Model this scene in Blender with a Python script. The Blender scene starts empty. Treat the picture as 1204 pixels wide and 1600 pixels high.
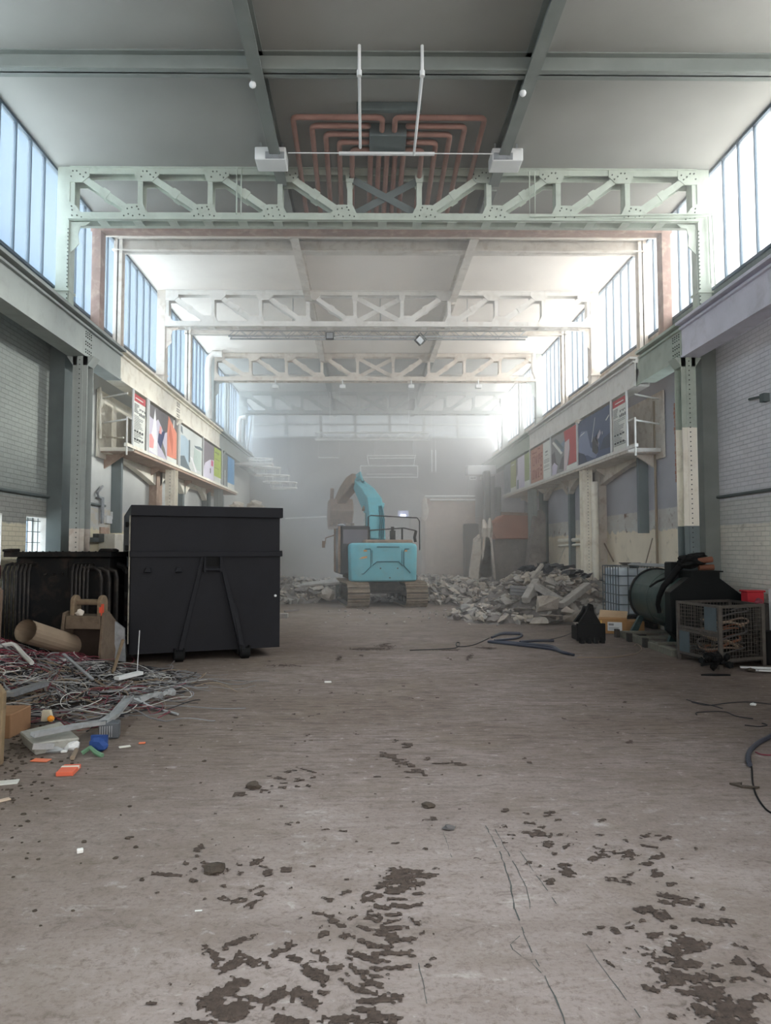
import bpy, bmesh, math, random
from math import sin, cos, pi, radians, atan2, sqrt
from mathutils import Vector, Matrix, noise

sc = bpy.context.scene
COL = sc.collection
rnd = random.Random(7)

# ------------------------------------------------------------------ camera
FPX = 1090.0
PITCH, YAW, SHX = radians(3.0), radians(0.5), 21.5
cam_d = bpy.data.cameras.new('camera')
cam = bpy.data.objects.new('camera', cam_d)
COL.objects.link(cam)
cam.location = (0, 0, 1.75)
cam.rotation_euler = (radians(90) + PITCH, 0, -YAW)
cam_d.sensor_fit = 'VERTICAL'
cam_d.sensor_height = 36.0
cam_d.lens = 36.0 * FPX / 1600.0
cam_d.shift_x = SHX / 1600.0
cam_d.clip_start = 0.05
cam_d.clip_end = 300
sc.camera = cam

def at(x, y, Y=None, X=None, Z=None):
    """a point of the place from where it shows in the photograph and one known coordinate"""
    u = (x - 602 + SHX) / FPX
    v = (800 - y) / FPX
    d = (u, cos(PITCH) - v * sin(PITCH), sin(PITCH) + v * cos(PITCH))
    c, s = cos(-YAW), sin(-YAW)
    d = Vector((c * d[0] - s * d[1], s * d[0] + c * d[1], d[2]))
    t = Y / d.y if Y is not None else X / d.x if X is not None else (Z - 1.75) / d.z
    return Vector((0, 0, 1.75)) + d * t

# ------------------------------------------------------------------ exposure
vs = sc.view_settings
sc.display_settings.display_device = 'sRGB'
vs.view_transform = 'Standard'
vs.look = 'None'
vs.exposure = 1.03
vs.gamma = 1.0
vs.use_curve_mapping = False
cy = sc.cycles
cy.max_bounces = 8
cy.diffuse_bounces = 5
cy.glossy_bounces = 3
cy.transmission_bounces = 6
cy.transparent_max_bounces = 16
cy.volume_bounces = 3
cy.caustics_reflective = False
cy.caustics_refractive = False
cy.sample_clamp_indirect = 4.0
cy.use_denoising = True

# ------------------------------------------------------------------ sky
world = bpy.data.worlds.new('sky')
sc.world = world
world.use_nodes = True
wn = world.node_tree
wn.nodes.clear()
wo = wn.nodes.new('ShaderNodeOutputWorld')
bg = wn.nodes.new('ShaderNodeBackground')
tc = wn.nodes.new('ShaderNodeTexCoord')
sx = wn.nodes.new('ShaderNodeSeparateXYZ')
wn.links.new(tc.outputs['Generated'], sx.inputs[0])

def wmath(op, a, b=None, c=None):
    n = wn.nodes.new('ShaderNodeMath'); n.operation = op
    for i, v in enumerate((a, b, c)):
        if v is None: continue
        if isinstance(v, (int, float)): n.inputs[i].default_value = v
        else: wn.links.new(v, n.inputs[i])
    return n.outputs[0]

def wmap(v, a, b):
    n = wn.nodes.new('ShaderNodeMapRange'); n.interpolation_type = 'SMOOTHSTEP'
    n.inputs[1].default_value = a; n.inputs[2].default_value = b
    wn.links.new(v, n.inputs[0]); return n.outputs[0]
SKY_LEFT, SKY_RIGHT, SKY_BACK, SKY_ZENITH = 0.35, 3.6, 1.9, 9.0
right = wmap(sx.outputs[0], 0.25, 0.80)          # hazy sun side
zen = wmap(sx.outputs[2], 0.55, 0.85)               # extra strength overhead, out of view, added to light the interior
back = wmap(wmath('MULTIPLY', sx.outputs[1], -1.0), 0.0, 0.8)
whit = wmath('MINIMUM', wmath('ADD', wmath('MULTIPLY', wmap(sx.outputs[0], -0.1, 0.45), 0.85), wmath('ADD', back, zen)), 1.0)
mixc = wn.nodes.new('ShaderNodeMix'); mixc.data_type = 'RGBA'
mixc.inputs['A'].default_value = (0.56, 0.75, 1.0, 1)
mixc.inputs['B'].default_value = (1.0, 0.965, 0.95, 1)
wn.links.new(whit, mixc.inputs['Factor'])
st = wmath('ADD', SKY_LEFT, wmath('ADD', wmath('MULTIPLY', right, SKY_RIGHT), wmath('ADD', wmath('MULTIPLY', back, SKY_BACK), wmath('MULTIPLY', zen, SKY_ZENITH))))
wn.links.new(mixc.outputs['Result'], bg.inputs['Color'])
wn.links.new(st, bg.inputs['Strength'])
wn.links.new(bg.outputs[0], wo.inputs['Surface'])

# low hazy sun from the right
sd = bpy.data.lights.new('sun', 'SUN')
sd.energy = 1.9
sd.angle = radians(6)
sd.color = (1.0, 0.95, 0.86)
sun = bpy.data.objects.new('sun', sd)
COL.objects.link(sun)
sun.rotation_euler = Vector((-1.0, -0.12, -0.27)).to_track_quat('-Z', 'Y').to_euler()

# portals: where daylight comes in
def portal(name, loc, rot, sxx, syy):
    d = bpy.data.lights.new(name, 'AREA')
    d.shape = 'RECTANGLE'; d.size = sxx; d.size_y = syy
    d.cycles.is_portal = True
    o = bpy.data.objects.new(name, d); COL.objects.link(o)
    o.location = loc; o.rotation_euler = rot
YB, YF = -14.0, 34.5      # back opening, far wall
CX = 0.34
WL, WR = -5.74, 6.42      # inner faces of the lower walls
WNL, WNR = -5.62, 6.30    # window planes
H = 8.63
portal('daylight_left', (WNL - .1, (YB + YF) / 2, 7.5), (0, radians(-90), 0), 2.3, YF - YB)
portal('daylight_right', (WNR + .1, (YB + YF) / 2, 7.5), (0, radians(90), 0), 2.3, YF - YB)
portal('daylight_back', (CX, YB - .2, 4.3), (radians(90), 0, 0), 12.2, 8.6)

# ------------------------------------------------------------------ materials
def lin(c):
    return tuple(((v / 255) / 12.92 if v / 255 <= .04045 else ((v / 255 + .055) / 1.055) ** 2.4) for v in c)

class NT:
    def __init__(s, m): s.t = m.node_tree; s.n = s.t.nodes; s.l = s.t.links
    def new(s, typ, **k):
        n = s.n.new(typ)
        for a, b in k.items(): setattr(n, a, b)
        return n
    def link(s, a, b): s.l.new(a, b)
    def val(s, sock, v):
        if isinstance(v, (int, float, tuple, list)): sock.default_value = v
        else: s.l.new(v, sock)
    def math(s, op, a, b=0.0, clamp=False):
        n = s.new('ShaderNodeMath', operation=op, use_clamp=clamp); s.val(n.inputs[0], a); s.val(n.inputs[1], b); return n.outputs[0]
    def mix(s, f, a, b, bt='MIX'):
        n = s.new('ShaderNodeMix', data_type='RGBA', blend_type=bt)
        s.val(n.inputs['Factor'], f); s.val(n.inputs['A'], a if not isinstance(a, tuple) else tuple(a[:3]) + (1,)); s.val(n.inputs['B'], b if not isinstance(b, tuple) else tuple(b[:3]) + (1,))
        return n.outputs['Result']
    def noise(s, vec, scale, detail=4, rough=.55, dist=0.0):
        n = s.new('ShaderNodeTexNoise'); s.val(n.inputs['Scale'], scale); n.inputs['Detail'].default_value = detail
        n.inputs['Roughness'].default_value = rough; n.inputs['Distortion'].default_value = dist
        if vec is not None: s.link(vec, n.inputs['Vector'])
        return n.outputs['Fac']
    def ramp(s, v, a, b, smooth=False):
        n = s.new('ShaderNodeMapRange'); n.interpolation_type = 'SMOOTHSTEP' if smooth else 'LINEAR'
        s.val(n.inputs[0], v); n.inputs[1].default_value = a; n.inputs[2].default_value = b; n.clamp = True
        return n.outputs[0]
    def scale(s, vec, sc3):
        n = s.new('ShaderNodeMapping'); n.inputs['Scale'].default_value = sc3; s.link(vec, n.inputs['Vector']); return n.outputs[0]

def base(name, rough=.7, metal=0.0):
    m = bpy.data.materials.new(name); m.use_nodes = True
    nt = NT(m)
    b = nt.n['Principled BSDF']
    b.inputs['Roughness'].default_value = rough
    b.inputs['Metallic'].default_value = metal
    b.inputs['Specular IOR Level'].default_value = .25
    g = nt.new('ShaderNodeNewGeometry')
    return m, nt, b, g.outputs['Position']

def paint(name, col, rough=.6, metal=0.0, var=.18, scale=3.0, dirt=None, dirt_amt=.35, bump=.0, fine=40):
    """coloured surface with blotches, dirt patches and a fine grain"""
    m, nt, b, pos = base(name, rough, metal)
    c = lin(col)
    n1 = nt.noise(pos, scale, 5)
    n2 = nt.noise(pos, fine, 3)
    dark = tuple(v * (1 - var) for v in c); lite = tuple(min(1, v * (1 + var)) for v in c)
    r = nt.mix(nt.ramp(n1, .3, .7), dark, lite)
    if dirt:
        n3 = nt.noise(pos, scale * 1.7, 6, .65, .5)
        r = nt.mix(nt.math('MULTIPLY', nt.ramp(n3, .5, .68), dirt_amt), r, lin(dirt))
    r = nt.mix(nt.math('MULTIPLY', n2, .25), r, dark)
    nt.link(r, b.inputs['Base Color'])
    if bump:
        bp = nt.new('ShaderNodeBump'); bp.inputs['Strength'].default_value = bump; bp.inputs['Distance'].default_value = .02
        nt.link(n2, bp.inputs['Height']); nt.link(bp.outputs[0], b.inputs['Normal'])
    return m

M = {}
def zoned_wall(name, upper, band, lower, brick=True, patchy=False):
    """painted wall: upper colour, band from 2.17 to 2.66, cream below; boundary is ragged"""
    m, nt, b, pos = base(name, .8)
    s = nt.new('ShaderNodeSeparateXYZ'); nt.link(pos, s.inputs[0])
    z = s.outputs[2]
    nz = nt.noise(pos, 5, 5, .65)
    zz = nt.math('ADD', z, nt.math('MULTIPLY', nt.math('SUBTRACT', nz, .5), .10 if not patchy else .35))
    nb = nt.noise(pos, 1.2, 6, .6)
    up = nt.mix(nt.ramp(nb, .35, .7), tuple(v * .93 for v in lin(upper)), tuple(min(1, v * 1.07) for v in lin(upper)))
    chip = nt.ramp(nt.noise(pos, 9, 6, .7), .70, .73)
    up = nt.mix(nt.math('MULTIPLY', chip, .45), up, lin((200, 196, 186)))
    bd = nt.mix(nt.ramp(nt.noise(nt.scale(pos, (1, 1, 2.2)), 3.2, 3, .6), .45, .56), lin(band), lin(band if not patchy else (205, 203, 198)))
    if patchy:
        bd = nt.mix(nt.ramp(nt.noise(pos, 2.3, 5, .7), .60, .66), bd, lin((120, 92, 80)))
    lo = nt.mix(nt.ramp(nb, .3, .7), lin(lower), tuple(v * .86 for v in lin(lower)))
    lo = nt.mix(nt.math('MULTIPLY', nt.ramp(nt.noise(pos, 3.1, 6, .7), .58, .68), .5), lo, lin((150, 140, 122)))
    r = nt.mix(nt.ramp(zz, 2.15, 2.18), lo, bd)
    r = nt.mix(nt.ramp(z if not patchy else nt.math('ADD', z, nt.math('MULTIPLY', nt.math('SUBTRACT', nz, .5), .08)), 2.60, 2.62), r, up)
    if brick:
        # brick courses run along Y
        cmb = nt.new('ShaderNodeCombineXYZ'); nt.link(s.outputs[1], cmb.inputs[0]); nt.link(z, cmb.inputs[1])
        bt = nt.new('ShaderNodeTexBrick'); nt.link(cmb.outputs[0], bt.inputs['Vector'])
        bt.inputs['Scale'].default_value = 1.0; bt.inputs['Brick Width'].default_value = .23; bt.inputs['Row Height'].default_value = .078
        bt.inputs['Mortar Size'].default_value = .009; bt.inputs['Mortar Smooth'].default_value = .6
        bt.inputs['Color1'].default_value = (1, 1, 1, 1); bt.inputs['Color2'].default_value = (.90, .90, .90, 1); bt.inputs['Mortar'].default_value = (.74, .74, .74, 1)
        r = nt.mix(.8, r, bt.outputs['Color'], 'MULTIPLY')
        bp = nt.new('ShaderNodeBump'); bp.inputs['Strength'].default_value = .7; bp.inputs['Distance'].default_value = .012; bp.invert = True
        nt.link(nt.math('ADD', bt.outputs['Fac'], nt.math('MULTIPLY', nt.noise(pos, 22, 3), .7)), bp.inputs['Height'])
        nt.link(bp.outputs[0], b.inputs['Normal'])
    nt.link(r, b.inputs['Base Color'])
    return m
M['wall_left_brick'] = zoned_wall('painted_brick_green', (150, 155, 151), (156, 156, 150), (222, 214, 190))
M['wall_left_far'] = zoned_wall('painted_wall_pale', (196, 198, 196), (206, 200, 186), (236, 226, 196), brick=False, patchy=True)
M['wall_right_brick'] = zoned_wall('painted_brick_grey', (222, 221, 226), (212, 211, 208), (240, 234, 222))
M['wall_right_far'] = zoned_wall('painted_wall_grey', (178, 177, 184), (200, 195, 190), (246, 234, 214), brick=False, patchy=True)

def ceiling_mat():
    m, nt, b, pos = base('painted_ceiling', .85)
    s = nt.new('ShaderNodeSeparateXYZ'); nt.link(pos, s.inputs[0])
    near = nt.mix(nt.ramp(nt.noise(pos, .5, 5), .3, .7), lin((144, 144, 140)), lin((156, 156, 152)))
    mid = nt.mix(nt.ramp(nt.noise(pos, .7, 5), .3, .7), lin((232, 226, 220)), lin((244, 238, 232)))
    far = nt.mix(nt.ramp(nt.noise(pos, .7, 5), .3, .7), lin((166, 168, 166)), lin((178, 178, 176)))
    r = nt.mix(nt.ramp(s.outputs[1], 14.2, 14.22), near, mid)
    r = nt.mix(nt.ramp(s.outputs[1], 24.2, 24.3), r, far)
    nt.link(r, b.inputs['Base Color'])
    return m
M['ceiling'] = ceiling_mat()

def floor_mat():
    m, nt, b, pos = base('dusty_concrete', .85)
    s = nt.new('ShaderNodeSeparateXYZ'); nt.link(pos, s.inputs[0])
    stretch = nt.scale(pos, (.6, 1.3, 1))
    a = nt.noise(stretch, .55, 7, .62, .6)
    bb = nt.noise(stretch, 3.2, 7, .7, .4)
    c = nt.noise(pos, 34, 4, .7)
    col = nt.mix(nt.ramp(a, .34, .68), lin((134, 122, 115)), lin((178, 166, 161)))
    col = nt.mix(nt.math('MULTIPLY', nt.ramp(bb, .50, .66), .40), col, lin((126, 113, 103)))
    col = nt.mix(nt.math('MULTIPLY', nt.ramp(bb, .40, .30), .5), col, lin((214, 208, 203)))
    # trodden dirt: more of it from 5 m on and along the left hand side
    far = nt.ramp(nt.math('ADD', s.outputs[1], nt.math('MULTIPLY', a, 3.0)), 4.5, 9.0, True)
    dirt = nt.math('MULTIPLY', far, nt.ramp(nt.noise(stretch, 1.3, 8, .72, .8), .36, .60))
    col = nt.mix(nt.math('MULTIPLY', far, .5), col, lin((98, 86, 78)))
    col = nt.mix(nt.math('MULTIPLY', dirt, .62), col, lin((104, 90, 80)))
    side = nt.ramp(nt.math('ADD', nt.math('ADD', s.outputs[0], nt.math('MULTIPLY', s.outputs[1], .16)), nt.math('MULTIPLY', a, 1.2)), -1.2, -2.3, True)
    col = nt.mix(nt.math('MULTIPLY', side, .62), col, lin((98, 86, 73)))
    wide = nt.ramp(nt.math('ADD', s.outputs[0], nt.math('MULTIPLY', a, 1.5)), .8, -1.6, True)
    col = nt.mix(nt.math('MULTIPLY', wide, .38), col, lin((118, 106, 94)))
    col = nt.mix(nt.math('MULTIPLY', nt.ramp(c, .50, .72), .5), col, lin((92, 82, 76)))
    sp = nt.noise(nt.scale(pos, (.8, 1.15, 1)), 11, 8, .78, .6)
    col = nt.mix(nt.math('MULTIPLY', nt.ramp(sp, .54, .64), .5), col, lin((88, 76, 68)))
    col = nt.mix(nt.math('MULTIPLY', nt.ramp(sp, .42, .34), .35), col, lin((206, 200, 197)))
    blot = nt.noise(pos, .9, 6, .7, .4)
    col = nt.mix(nt.math('MULTIPLY', nt.ramp(blot, .50, .62), .34), col, lin((118, 106, 92)))
    streak = nt.noise(nt.scale(pos, (1.4, 9, 1)), 2.2, 5, .7, .3)
    col = nt.mix(nt.math('MULTIPLY', nt.ramp(streak, .50, .60), nt.math('MULTIPLY', far, .55)), col, lin((74, 63, 56)))
    nt.link(col, b.inputs['Base Color'])
    bp = nt.new('ShaderNodeBump'); bp.inputs['Strength'].default_value = .5; bp.inputs['Distance'].default_value = .02
    nt.link(nt.math('ADD', nt.math('MULTIPLY', bb, .8), nt.math('ADD', nt.math('MULTIPLY', c, .3), nt.math('MULTIPLY', streak, .5))), bp.inputs['Height'])
    nt.link(bp.outputs[0], b.inputs['Normal'])
    return m
M['floor'] = floor_mat()

def glass_mat(name, tint, mixf):
    m = bpy.data.materials.new(name); m.use_nodes = True; nt = NT(m)
    nt.n.remove(nt.n['Principled BSDF'])
    g = nt.new('ShaderNodeNewGeometry')
    t = nt.new('ShaderNodeBsdfTransparent'); t.inputs['Color'].default_value = tint + (1,)
    tl = nt.new('ShaderNodeBsdfTranslucent')
    cc = nt.mix(nt.ramp(nt.noise(nt.scale(g.outputs['Position'], (1, 6, .7)), 1.5, 5), .3, .7), tuple(v * .8 for v in tint), tint)
    nt.link(cc, tl.inputs['Color'])
    gl = nt.new('ShaderNodeBsdfGlossy'); gl.inputs['Roughness'].default_value = .15
    mx = nt.new('ShaderNodeMixShader'); mx.inputs[0].default_value = mixf
    nt.link(t.outputs[0], mx.inputs[1]); nt.link(tl.outputs[0], mx.inputs[2])
    m2 = nt.new('ShaderNodeMixShader'); m2.inputs[0].default_value = .04
    nt.link(mx.outputs[0], m2.inputs[1]); nt.link(gl.outputs[0], m2.inputs[2])
    nt.link(m2.outputs[0], nt.n['Material Output'].inputs['Surface'])
    return m
M['pane'] = glass_mat('frosted_glass_left', (.84, .93, .99), .07)
M['pane_right'] = glass_mat('frosted_glass_right', (.93, .96, .97), .06)
M['far_pane'] = glass_mat('dusty_far_glass', (.40, .43, .44), .5)

M['sill'] = paint('sill_grey', (126, 134, 132), .7, var=.1, dirt=(96, 96, 90))
M['sill_pale'] = paint('sill_plaster', (196, 182, 166), .85, var=.15, scale=2.5, dirt=(140, 112, 90), dirt_amt=.7)
M['mullion'] = paint('mullion_dark', (78, 92, 104), .5, .2, var=.1)
M['green'] = paint('pale_green_paint', (178, 187, 176), .55, var=.10, scale=2.5, dirt=(112, 108, 92), dirt_amt=.25)
M['greygreen'] = paint('grey_green_paint', (158, 164, 161), .6, var=.08, scale=2, dirt=(112, 108, 100), dirt_amt=.2)
M['lilac'] = paint('cool_grey_paint', (222, 220, 232), .6, var=.08, scale=2, dirt=(122, 118, 110), dirt_amt=.2)
M['cream'] = paint('cream_paint', (244, 239, 226), .7, var=.07, scale=2, dirt=(176, 156, 126), dirt_amt=.4)
M['white'] = paint('white_paint', (226, 224, 220), .6, var=.06, scale=2.5, dirt=(168, 154, 138), dirt_amt=.35)
M['oldwhite'] = paint('peeling_white_paint', (214, 206, 196), .75, var=.1, scale=3, dirt=(158, 128, 108), dirt_amt=.5)
M['rustbeam'] = paint('rusty_red_lead', (150, 124, 114), .8, var=.15, scale=3, dirt=(196, 176, 160), dirt_amt=.6)
M['purlin'] = paint('dull_green_grey', (126, 131, 128), .65, var=.1, scale=2)
M['purlin_white'] = paint('purlin_offwhite', (214, 208, 200), .7, var=.1, scale=2.5, dirt=(160, 140, 122), dirt_amt=.5)
M['darkgrey'] = paint('dark_grey_steel', (96, 104, 104), .6, var=.12)
M['farwall'] = paint('dark_cladding', (104, 105, 106), .85, var=.15, scale=1.2)
M['post'] = paint('blue_grey_post', (118, 128, 130), .6, var=.1)
M['rivet'] = paint('rivet_dull_paint', (128, 138, 128), .6)  # darker, duller green than the truss paint
M['bolt'] = paint('dark_bolt', (70, 74, 70), .6)
M['pinkish'] = paint('bare_plaster', (176, 152, 136), .9, var=.15, scale=3, dirt=(210, 196, 178), dirt_amt=.6)
M['copper'] = paint('terracotta_pipe', (138, 104, 94), .55, var=.18, scale=3, dirt=(126, 92, 80), dirt_amt=.5)
M['metalw'] = paint('white_metal', (222, 224, 224), .45, var=.05)
M['galv'] = paint('galvanised_steel', (168, 172, 176), .4, .6, var=.15, scale=8, dirt=(110, 108, 104), dirt_amt=.4)
M['black'] = paint('matt_black', (14, 15, 16), .7, var=.2, scale=5)
M['contblack'] = paint('container_paint', (30, 31, 36), .65, var=.14, scale=1.6, dirt=(30, 30, 31), dirt_amt=.35, bump=.08)
M['contedge'] = paint('worn_container_edge', (148, 144, 132), .6, var=.2, scale=4, dirt=(60, 60, 60), dirt_amt=.8)
M['brick'] = paint('bare_brick', (164, 112, 92), .9, var=.2, scale=7, dirt=(190, 170, 150), dirt_amt=.6, bump=.4)

# ------------------------------------------------------------------ mesh builder
class MB:
    def __init__(s, org=(0, 0, 0)):
        s.v = []; s.f = []; s.mi = []; s.mats = []; s.cur = 0; s.org = Vector(org)
    def use(s, mat):
        if mat not in s.mats: s.mats.append(mat)
        s.cur = s.mats.index(mat); return s
    def add(s, vs, fs):
        n = len(s.v)
        s.v += [tuple(v) for v in vs]
        s.f += [tuple(i + n for i in f) for f in fs]
        s.mi += [s.cur] * len(fs)
        return s
    def box(s, x0, x1, y0, y1, z0, z1):
        x0, x1 = sorted((x0, x1)); y0, y1 = sorted((y0, y1)); z0, z1 = sorted((z0, z1))
        return s.add([(x0, y0, z0), (x1, y0, z0), (x1, y1, z0), (x0, y1, z0), (x0, y0, z1), (x1, y0, z1), (x1, y1, z1), (x0, y1, z1)],
                     [(0, 3, 2, 1), (4, 5, 6, 7), (0, 1, 5, 4), (1, 2, 6, 5), (2, 3, 7, 6), (3, 0, 4, 7)])
    def hexa(s, p):      # eight points, bottom ring then top ring
        return s.add(p, [(0, 3, 2, 1), (4, 5, 6, 7), (0, 1, 5, 4), (1, 2, 6, 5), (2, 3, 7, 6), (3, 0, 4, 7)])
    def bar(s, p, q, w, h, up=(0, 0, 1)):
        p, q = Vector(p), Vector(q); d = (q - p).normalized(); u = Vector(up)
        sd_ = d.cross(u)
        if sd_.length < 1e-4: sd_ = d.cross(Vector((0, 1, 0)))
        sd_.normalize(); u = sd_.cross(d).normalized()
        a = sd_ * (w / 2); b = u * (h / 2)
        return s.hexa([p - a - b, p + a - b, q + a - b, q - a - b, p - a + b, p + a + b, q + a + b, q - a + b])
    def tube(s, pts, r, n=8, cap=True):
        pts = [Vector(p) for p in pts]
        rs = r if isinstance(r, (list, tuple)) else [r] * len(pts)
        base_i = len(s.v); prev = None
        for i, p in enumerate(pts):
            d = (pts[min(i + 1, len(pts) - 1)] - pts[max(i - 1, 0)])
            if d.length < 1e-9: d = Vector((0, 0, 1))
            d.normalize()
            if prev is None:
                a = d.orthogonal().normalized()
            else:
                a = prev - d * prev.dot(d)
                if a.length < 1e-6: a = d.orthogonal()
                a.normalize()
            prev = a; b = d.cross(a)
            for k in range(n):
                t = 2 * pi * k / n
                s.v.append(tuple(p + (a * cos(t) + b * sin(t)) * rs[i]))
        for i in range(len(pts) - 1):
            for k in range(n):
                k2 = (k + 1) % n; o = base_i + i * n
                s.f.append((o + k, o + k2, o + n + k2, o + n + k)); s.mi.append(s.cur)
        if cap:
            s.f.append(tuple(base_i + k for k in range(n))[::-1]); s.mi.append(s.cur)
            o = base_i + (len(pts) - 1) * n
            s.f.append(tuple(o + k for k in range(n))); s.mi.append(s.cur)
        return s
    def cyl(s, p, q, r, n=16): return s.tube([p, q], r, n)
    def prism(s, poly, ax, a0, a1):
        """closed outline (u,v) pushed along axis ax from a0 to a1; ax X: (y,z), Y: (x,z), Z: (x,y)"""
        n = len(poly)
        def P(u, v, a): return (a, u, v) if ax == 'X' else (u, a, v) if ax == 'Y' else (u, v, a)
        return s.add([P(u, v, a0) for u, v in poly] + [P(u, v, a1) for u, v in poly],
                     [tuple(range(n))[::-1], tuple(range(n, 2 * n))] + [(i, (i + 1) % n, n + (i + 1) % n, n + i) for i in range(n)])
    def blob(s, c, r, seed=0, amp=.3, sub=2, sc3=(1, 1, 1), rot=None):
        bm = bmesh.new(); bmesh.ops.create_icosphere(bm, subdivisions=sub, radius=1)
        vs = []
        for v in bm.verts:
            k = 1 + amp * noise.noise(v.co * 1.6 + Vector((seed * 7.3, seed * 3.1, seed)))
            p = Vector((v.co.x * sc3[0], v.co.y * sc3[1], v.co.z * sc3[2])) * (r * k)
            if rot: p = rot @ p
            vs.append(p + Vector(c))
        fs = [tuple(v.index for v in f.verts) for f in bm.faces]; bm.free()
        return s.add(vs, fs)
    def build(s, name, mat=None, parent=None, smooth=False, bevel=0.0, loc=None, seg=1):
        me = bpy.data.meshes.new(name)
        o = s.org
        me.from_pydata([(v[0] - o.x, v[1] - o.y, v[2] - o.z) for v in s.v], [], s.f)
        if s.mats:
            for mm in s.mats: me.materials.append(M[mm] if isinstance(mm, str) else mm)
            me.polygons.foreach_set('material_index', s.mi)
        elif mat is not None:
            me.materials.append(M[mat] if isinstance(mat, str) else mat)
        bm = bmesh.new(); bm.from_mesh(me); bmesh.ops.recalc_face_normals(bm, faces=bm.faces); bm.to_mesh(me); bm.free()
        if smooth:
            me.polygons.foreach_set('use_smooth', [True] * len(me.polygons))
            try: me.set_sharp_from_angle(angle=radians(40))
            except Exception: pass
        me.update()
        ob = bpy.data.objects.new(name, me); COL.objects.link(ob)
        if parent is not None: ob.parent = parent
        else: ob.location = o if loc is None else loc
        if bevel:
            bv = ob.modifiers.new('bevel', 'BEVEL'); bv.width = bevel; bv.segments = seg; bv.limit_method = 'ANGLE'; bv.angle_limit = radians(40)
        return ob

def thing(name, label, cat, loc=(0, 0, 0), rz=0.0, group=None):
    o = bpy.data.objects.new(name, None); COL.objects.link(o)
    o.empty_display_size = .2
    o.location = loc; o.rotation_euler = (0, 0, rz)
    o['label'] = label; o['category'] = cat
    if group: o['group'] = group
    return o
def tag(o, label, cat, group=None, kind=None):
    o['label'] = label; o['category'] = cat
    if group: o['group'] = group
    if kind: o['kind'] = kind
    return o
def struct(o):
    o['kind'] = 'structure'; return o
def sthing(name, loc=(0, 0, 0)):
    o = bpy.data.objects.new(name, None); COL.objects.link(o); o.location = loc; o['kind'] = 'structure'; return o
def copy_tree(o, parent=None):
    c = o.copy(); COL.objects.link(c)
    if parent is not None: c.parent = parent
    for ch in list(o.children): copy_tree(ch, c)
    return c

# ================================================================== SETTING
fl = MB(); fl.box(WL - .4, WR + .4, YB, YF + .4, -.3, 0)
floor = struct(fl.build('floor', 'floor'))
ground = MB(); ground.box(-40, 40, -40, 60, -.5, -.31)
g_ = struct(ground.build('floor_outside', paint('yard_gravel', (206, 202, 196), .9, var=.1)))

ceil = MB()
ceil.box(WNL - .07, WNR + .07, YB, YF + .4, H, H + .25)
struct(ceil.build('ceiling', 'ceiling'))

def wall_cells(mb, x0, x1, y0, y1, z0, z1, holes):
    ys = sorted(set([y0, y1] + [v for h in holes for v in h[:2] if y0 < v < y1]))
    zs = sorted(set([z0, z1] + [v for h in holes for v in h[2:] if z0 < v < z1]))
    for a, b in zip(ys, ys[1:]):
        for c, d in zip(zs, zs[1:]):
            my, mz = (a + b) / 2, (c + d) / 2
            if any(h[0] < my < h[1] and h[2] < mz < h[3] for h in holes): continue
            mb.box(x0, x1, a, b, c, d)
LH = [(10.25, 11.05, .8, 2.3), (11.85, 12.62, .8, 2.3), (13.15, 14.0, 2.52, 5.0)]
RH = [(13.0, 14.15, 3.15, 4.75), (-6, -3, .0, 3.2)]
w = MB(); w.use('wall_left_brick'); wall_cells(w, WL - .35, WL, YB, 14.6, 0, 5.8, LH)
w.use('wall_left_far'); wall_cells(w, WL - .35, WL, 14.6, YF, 0, 5.8, [])
w.use('sill'); w.box(WNL - .25, WNL, YB, 14.1, 5.8, 6.42)
w.use('sill_pale'); w.box(WNL - .25, WNL, 14.1, YF, 5.8, 6.42)
struct(w.build('wall_left'))
w = MB(); w.use('wall_right_brick'); wall_cells(w, WR, WR + .35, YB, 12.9, 0, 5.8, RH)
w.use('wall_right_far'); wall_cells(w, WR, WR + .35, 12.9, YF, 0, 5.8, RH)
w.use('sill'); w.box(WNR, WNR + .25, YB, 14.1, 5.8, 6.42)
w.use('sill_pale'); w.box(WNR, WNR + .25, 14.1, YF, 5.8, 6.42)
struct(w.build('wall_right'))
# far wall: dark cladding with a band of dusty glazing above
w = MB(); w.box(WL - .3, WR + .3, YF, YF + .3, 0, 7.25)
struct(w.build('wall_far', 'farwall'))
# back wall: piers either side and a lintel round a wide open gateway behind the camera
w = MB(); w.box(WL - .3, -4.9, YB - .3, YB, 0, H); w.box(5.6, WR + .3, YB - .3, YB, 0, H); w.box(-4.9, 5.6, YB - .3, YB, 7.6, H)
struct(w.build('wall_back', 'lilac'))

wn_i = 0
def clerestory(side, y0, y1, n, sillm, paint_m):
    """one glazed bay between posts at y0 and y1"""
    global wn_i
    wn_i += 1
    X = WNL if side < 0 else WNR
    r = sthing('window_%d' % wn_i, (X, (y0 + y1) / 2, 6.42))
    o = r.location.copy()
    f = MB(o)
    for z in (6.42, H - .05): f.box(X - .04, X + .04, y0, y1, z, z + .05)
    f.build('window_frame', 'mullion', r)
    m = MB(o)
    for k in range(1, n):
        y = y0 + (y1 - y0) * k / n
        m.box(X - .03, X + .03, y - .013, y + .013, 6.47, H - .05)
    m.build('mullion', 'mullion', r)
    p = MB(o); p.box(X - .004, X + .004, y0, y1, 6.47, H - .05)
    p.build('pane', 'pane' if side < 0 else 'pane_right', r)

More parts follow.
